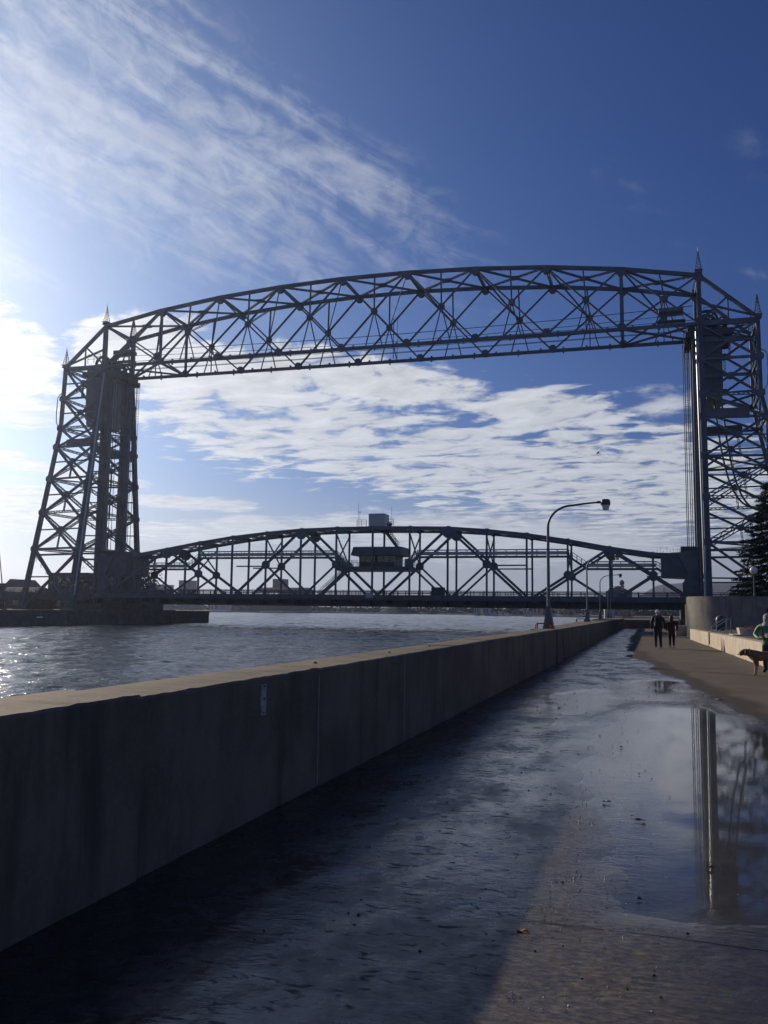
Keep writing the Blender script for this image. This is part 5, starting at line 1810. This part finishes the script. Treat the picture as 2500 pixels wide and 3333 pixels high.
wom = person('person', (0.86, 45.0, 0.012), R(-6), J, E_, z_wom, [skin_m, brown, legg, shoe_l], 'shorter walker in a brown jacket and black leggings, back to the camera', [(J['wl'][:3], J['hl'][:3], 1, (0, 0, 1)), (J['wr'][:3], J['hr'][:3], -1, (0, 0, 1))])
face_bits(wom, 0, 0.026, 1.452, 0.083, skin_m)
b_ = MB().lathe((0, 0.005, 1.435), [(0.03, -0.13), (0.085, -0.11), (0.105, -0.03), (0.103, 0.03), (0.08, 0.085), (0.03, 0.112), (0.003, 0.115)], 16)
child(b_, 'hair', hair, wom)
b_ = MB().lathe((0, -0.075, 1.26), [(0.02, -0.06), (0.10, -0.04), (0.125, 0.02), (0.10, 0.07), (0.05, 0.085)], 14)
child(b_, 'hood', brown, wom)

# person in the green jacket with the dog
J, E_ = std_joints(0.925, 1.35, {'el': (-.40, .02, 1.16, .085), 'wl': (-.18, .25, 1.10, .052), 'hl': (-.10, .29, 1.12, (.03, .045)), 'er': (.40, .02, 1.16, .085), 'wr': (.2, .25, 1.06, .052), 'hr': (.12, .29, 1.07, (.03, .045)),
                    'head0': (0, .05, 1.60, .08), 'head1': (0, .075, 1.67, (.085, .098)), 'head2': (0, .08, 1.745, (.058, .07))},
                   {'kl': (-.105, .02, .50, .095), 'al': (-.115, -.02, .10, .07), 'tl': (-.13, .13, .05, .052), 'kr': (.105, .02, .5, .095), 'ar': (.115, -.02, .10, .07), 'tr': (.13, .13, .05, .052)})
green = mat('green_jacket', (0.045, 0.20, 0.075), 0.55, 0.35, 5)
grey_p = mat('dark_grey_trousers', (0.035, 0.038, 0.042), 0.9, 0.3, 10)


def z_grn(c):
    if c.z < 0.085:
        return 3
    if c.z > 1.445 and abs(c.x) < .14:
        return 0
    if c.y > 0.225 and .95 < c.z < 1.1 and abs(c.x) < .16:
        return 0
    return 1 if c.z > 0.80 else 2


grn = person('person', (3.17, 27.75, 0.012), R(152), J, E_, z_grn, [skin_m, green, grey_p, mat('black_boots', (0.02, 0.02, 0.02), 0.6)], 'person in a green jacket and grey hood at the right edge, looking down', [(J['wl'][:3], J['hl'][:3], 1, (0, 0, 1)), (J['wr'][:3], J['hr'][:3], -1, (0, 0, 1))])
face_bits(grn, 0, 0.07, 1.545, 0.088, skin_m)
greyh = mat('grey_knit_hood', (0.33, 0.35, 0.40), 0.9, 0.15, 25)
b_ = MB()
b_.lathe((0, 0.012, 1.565), [(0.10, -0.15), (0.118, -0.08), (0.118, 0.0), (0.115, 0.05), (0.085, 0.095), (0.04, 0.118), (0.003, 0.122)], 18)
child(b_, 'hood', greyh, grn)
b_ = MB().lathe((0, 0.0, 1.36), [(0.17, -0.03), (0.16, 0.03), (0.115, 0.08), (0.10, 0.10)], 14)
child(b_, 'collar', greyh, grn)
cup = MB().lathe((3.10, 27.42, 1.02), [(0.028, 0), (0.038, 0.11), (0.040, 0.115)], 12).build('paper_cup', mat('white_paper', (0.8, 0.76, 0.74), 0.6, 0.04), smooth=True)
tag(cup, 'white paper cup held by the person in green', 'cup')

# dog
DJ = {'mid': (-.08, 0, .535, (.125, .135)), 'chest': (.20, 0, .52, (.125, .165)), 'hip': (-.36, 0, .56, (.115, .12)), 'neckb': (.33, 0, .60, (.10, .12)), 'neck': (.41, 0, .63, (.09, .10)), 'head': (.49, 0, .635, (.10, .10)), 'brow': (.55, 0, .61, (.078, .078)), 'muz': (.60, 0, .575, (.058, .058)), 'nose': (.625, 0, .565, (.05, .046)),
      'tail1': (-.50, 0, .56, .04), 'tail2': (-.62, 0, .47, .032), 'tail3': (-.68, 0, .36, .022)}
DE = [('mid', 'chest'), ('mid', 'hip'), ('chest', 'neckb'), ('neckb', 'neck'), ('neck', 'head'), ('head', 'brow'), ('brow', 'muz'), ('muz', 'nose'), ('hip', 'tail1'), ('tail1', 'tail2'), ('tail2', 'tail3')]
for n_, s_, ox in (('l', 1, 0.02), ('r', -1, -0.05)):
    DJ.update({'sh' + n_: (.22 + ox, s_ * .085, .42, .075), 'eb' + n_: (.18 + ox, s_ * .095, .31, .05), 'wr' + n_: (.215 + ox, s_ * .095, .14, .031), 'pw' + n_: (.215 + ox, s_ * .095, .05, .030), 'to' + n_: (.275 + ox, s_ * .095, .028, .028),
               'th' + n_: (-.36 + ox, s_ * .085, .46, .10), 'kn' + n_: (-.27 + ox, s_ * .10, .33, .065), 'hk' + n_: (-.44 + ox, s_ * .10, .20, .034), 'hp' + n_: (-.41 + ox, s_ * .10, .06, .030), 'ht' + n_: (-.34 + ox, s_ * .10, .03, .028)})
    DE += [('chest', 'sh' + n_), ('sh' + n_, 'eb' + n_), ('eb' + n_, 'wr' + n_), ('wr' + n_, 'pw' + n_), ('pw' + n_, 'to' + n_), ('hip', 'th' + n_), ('th' + n_, 'kn' + n_), ('kn' + n_, 'hk' + n_), ('hk' + n_, 'hp' + n_), ('hp' + n_, 'ht' + n_)]
dm = skin_mesh('dog', DJ, DE)
tan_ = mat('tan_fur', (0.16, 0.10, 0.055), 0.85, 0.3, 9, bump=0.4, bscale=120)
pale = mat('cream_fur', (0.42, 0.34, 0.25), 0.85, 0.2, 9)
dm.materials.append(tan_)
dm.materials.append(pale)
for p_ in dm.polygons:
    c = p_.center
    p_.material_index = 1 if (c.z < 0.27 or (c.x > .6 and c.z < .60) or (c.x > .28 and c.z < .52)) else 0
    p_.use_smooth = True
dog = bpy.data.objects.new('dog', dm)
C.objects.link(dog)
dog.location = (2.86, 26.3, 0.012)
dog.rotation_euler.z = R(188)
tag(dog, 'tan dog with pale legs standing in front of the person in green', 'dog')
b_ = MB()
for s_ in (-1, 1):
    b_.tube([(.47, s_ * .07, .70), (.465, s_ * .115, .675), (.485, s_ * .125, .60), (.50, s_ * .115, .54)], [.02, .036, .038, .014], 6)
child(b_, 'ear', mat('dark_ear_fur', (0.07, 0.045, 0.03), 0.85, 0.3, 9), dog)
b_ = MB()
b_.lathe((.648, 0, .566), [(.003, -.018), (.02, -.01), (.022, .005), (.005, .018)], 8)
for s_ in (-1, 1):
    b_.lathe((.585, s_ * .05, .645), [(.002, -.01), (.011, -.004), (.011, .004), (.002, .01)], 6)
child(b_, 'nose_and_eyes', mat('black_nose', (0.012, 0.012, 0.012), 0.3), dog)
b_ = MB()
n = 18
vs, fs = [], []
for k in range(n):
    a = 2 * math.pi * k / n
    for dx in (-.012, .012):
        vs.append((.372 + dx - 0.25 * 0.09 * math.sin(a), .088 * math.cos(a), .632 + .098 * math.sin(a) + dx * .4))
for k in range(n):
    k2 = (k + 1) % n
    fs.append((2 * k, 2 * k + 1, 2 * k2 + 1, 2 * k2))
child(b_.add(vs, fs), 'collar', mat('pale_collar', (0.35, 0.36, 0.38), 0.6), dog)


# ------------------------------------------------------------------ birds
def bird(x, y, z, span, rz, roll, dihed, m_, label, pitch=0.0):
    b_ = MB()
    L = span * 0.42
    b_.tube([(0, -L * .5, 0), (0, -L * .3, 0), (0, 0, 0), (0, L * .3, .01 * span), (0, L * .42, .02 * span), (0, L * .55, .015 * span)], [.012 * span, .035 * span, .055 * span, .045 * span, .035 * span, .006 * span], 8)
    b_.add([(-.05 * span, -L * .72, 0), (.05 * span, -L * .72, 0), (.02 * span, -L * .35, .01 * span), (-.02 * span, -L * .35, .01 * span)], [(0, 1, 2, 3)])
    for s_ in (-1, 1):
        h1, h2 = span * 0.25 * math.sin(dihed), span * 0.25 * math.sin(dihed) + span * 0.25 * math.sin(-dihed * 0.4)
        w1, w2 = span * 0.25 * math.cos(dihed), span * 0.5 * math.cos(dihed)
        top = [(s_ * .03 * span, L * .26, .03 * span), (s_ * w1, L * .34, h1), (s_ * w2, L * .02, h2), (s_ * w1, L * .0, h1), (s_ * .03 * span, -L * .14, .02 * span)]
        bot = [(p[0], p[1], p[2] - .012 * span) for p in top]
        b_.add(top + bot, [(0, 1, 3, 4), (1, 2, 3), (5, 9, 8, 6), (6, 8, 7), (0, 5, 6, 1), (1, 6, 7, 2), (2, 7, 8, 3), (3, 8, 9, 4), (4, 9, 5, 0)])
    o = b_.build('bird', m_, smooth=True)
    o.location = (x, y, z)
    o.rotation_euler = (pitch, roll, rz)
    return tag(o, label, 'bird')


gull = mat('white_feathers', (0.75, 0.75, 0.74), 0.7, 0.08)
bird(-3.24, 60, 12.28, 0.62, R(75), R(-30), R(12), mat('dark_feathers', (0.03, 0.032, 0.04), 0.7, 0.2, 6), 'dark bird gliding in the sky left of the right tower', R(10))
bird(-65.3, 90, 4.2, 1.25, R(30), R(-38), R(34), gull, 'white gull with raised wings in front of the far tower base')
bird(-64.3, 90, 6.2, 1.0, R(60), R(-20), R(15), gull, 'white gull gliding above the other gull by the far tower')
# birds on the water
for k, (px_, Y) in enumerate([(905, 420), (1050, 300)]):
    x = ratio(px_) * Y
    o = MB().tube([(x - .3, Y, WZ + .1), (x - .1, Y, WZ + .15), (x + .15, Y, WZ + .14), (x + .2, Y, WZ + .32), (x + .32, Y, WZ + .32)], [.03, .14, .12, .05, .02], 8).build('floating_bird', M['steel_d'], smooth=True)
    tag(o, 'dark bird floating on the water, ' + ('left one below the coal heap' if k == 0 else 'right one nearer the pier'), 'bird')

# ------------------------------------------------------------------ litter on the wet path
lf = [(-0.12, 7.58, 0.035, (0.28, 0.11, 0.04), 'orange-brown fallen leaf on the wet path below the puddle'), (-0.68, 4.79, 0.03, (0.16, 0.07, 0.03), 'small brown leaf near the bottom of the path'), (0.33, 6.35, 0.022, (0.22, 0.10, 0.05), 'reddish leaf floating in the puddle reflection'),
      (-0.42, 8.2, 0.03, (0.40, 0.37, 0.32), 'pale twig-like scrap at the puddle edge'), (1.2, 18.6, 0.07, (0.5, 0.42, 0.34), 'pale scrap of paper on the dry path'), (0.34, 20.9, 0.06, (0.6, 0.58, 0.55), 'white scrap by the farther puddle')]
for (x, y, r, c, lab) in lf:
    a = random.uniform(0, 6.28)
    b_ = MB()
    pts = []
    for k in range(10):
        t_ = 2 * math.pi * k / 10
        rr = r * (1 + 0.22 * math.cos(3 * t_) + random.uniform(-.08, .08)) * (1.0 if k % 5 else 1.25)
        pts.append((x + rr * math.cos(t_ + a), y + rr * 0.7 * math.sin(t_ + a), 0.016 + 0.008 * math.sin(2 * t_ + a)))
    pts.append((x, y, 0.012))
    b_.add(pts, [(k, (k + 1) % 10, 10) for k in range(10)])
    b_.add([(p[0], p[1], p[2] + 0.002) for p in pts], [((k + 1) % 10, k, 10) for k in range(10)])
    tag(b_.build('fallen_leaf', mat('leaf_litter', c, 0.7, 0.2, 20)), lab, 'leaf')
gr = MB()
for k in range(200):
    y = 4.2 + 26 * random.random() ** 1.6
    x = random.uniform(-2.4, 0.3) - 0.02 * y
    r = random.uniform(0.003, 0.010) * (0.6 + y * 0.06)
    if random.random() < 0.08:
        r *= 1.8
    vs = [(x + r * (1.4 + random.uniform(-.4, .4)) * math.cos(q), y + r * random.uniform(.6, 1.1) * math.sin(q), 0.009) for q in [j * 1.2566 for j in range(5)]]
    vs.append((x + random.uniform(-.3, .3) * r, y, 0.012 + r * 0.65))
    gr.add(vs, [(j, (j + 1) % 5, 5) for j in range(5)])
tag(gr.build('grit', mat('dark_grit', (0.02, 0.019, 0.018), 0.7, 0.4, 9)), 'dark grit and debris scattered on the wet path', 'debris', kind='stuff')
wd = MB()
for k in range(900):
    u = random.random() ** 0.8
    y = 62 - u * 40
    x = np.interp(y, [16, 24, 36, 49.1, 62], [3.9, 3.62, 3.22, 2.82, 2.34]) - random.random() ** 2 * 0.14
    if vnoise(np.array([y * 0.8]), np.array([3.0]))[0] < 0.45:
        continue
    h = random.uniform(0.02, 0.10)
    a = random.uniform(0, 6.28)
    wd.add([(x, y, 0.0), (x + 0.01 * math.cos(a), y + 0.015, 0.0), (x + 0.04 * math.cos(a), y + 0.04 * math.sin(a), h)], [(0, 1, 2)])
tag(wd.build('weeds', mat('dry_weeds', (0.11, 0.085, 0.045), 0.9, 0.3, 9)), 'dry weeds along the foot of the low pale wall', 'weeds', kind='stuff')
# crumbs of stone on the parapet top
for k, (y, lab) in enumerate([(8.55, 'small dark stone lying on the parapet top, nearest one'), (11.2, 'pale pebble on the parapet top past the plate'), (13.4, 'brown clod on the parapet top farther along')]):
    x = -3.3
    b_ = MB().lathe((x, y, 1.105), [(0.012, 0), (0.022, 0.006), (0.014, 0.015), (0.003, 0.02)], 7)
    tag(b_.build('pebble', mat('pebble', [(0.05, 0.045, 0.04), (0.3, 0.28, 0.24), (0.14, 0.10, 0.07)][k], 0.8, 0.2, 20)), lab, 'stone')
ic = MB()
for k in range(800):
    y = 3.9 + 9.5 * random.random() ** 1.5
    x = -0.72 + abs(random.gauss(0, 0.28)) + 0.02 * (y - 5) * random.random()
    if vnoise(np.array([x * 5.0 + 3]), np.array([y * 3.1]))[0] < 0.42:
        continue
    r = random.uniform(0.0015, 0.0045)
    a = random.uniform(0, 6.28)
    h = r * random.uniform(0.7, 2.0)
    vs = [(x + r * 1.5 * math.cos(a + q), y + r * math.sin(a + q), 0.009) for q in (0, 2.0, 4.2)] + [(x + random.uniform(-.5, .5) * r, y, 0.012 + h)]
    ic.add(vs, [(0, 1, 3), (1, 2, 3), (2, 0, 3)])
tag(ic.build('ice_crumbs', mat('wet_ice', (0.50, 0.48, 0.44), 0.28, 0.1, 30, spec=0.9)), 'glinting wet ice crumbs along the sunlit edge of the wall shadow', 'ice', kind='stuff')
S.cycles.max_bounces = 6
S.cycles.diffuse_bounces = 2
S.cycles.glossy_bounces = 3
S.cycles.transparent_max_bounces = 8

# ------------------------------------------------------------------ haze
hzb = MB().box(-2700, 1600, -850, 5300, -7, 182)
hzm = bpy.data.materials.new('haze')
hzm.use_nodes = True
ht = NT(hzm.node_tree)
ht.n.clear()
ho = ht.new('ShaderNodeOutputMaterial')
hv = ht.new('ShaderNodeVolumePrincipled')
hv.inputs['Color'].default_value = (0.62, 0.74, 1.0, 1)
hv.inputs['Density'].default_value = 0.00012
hv.inputs['Anisotropy'].default_value = 0.80
ht.l.new(hv.outputs[0], ho.inputs['Volume'])
hob = hzb.build('haze', hzm)
tag(hob, kind='stuff')
S.cycles.volume_bounces = 0
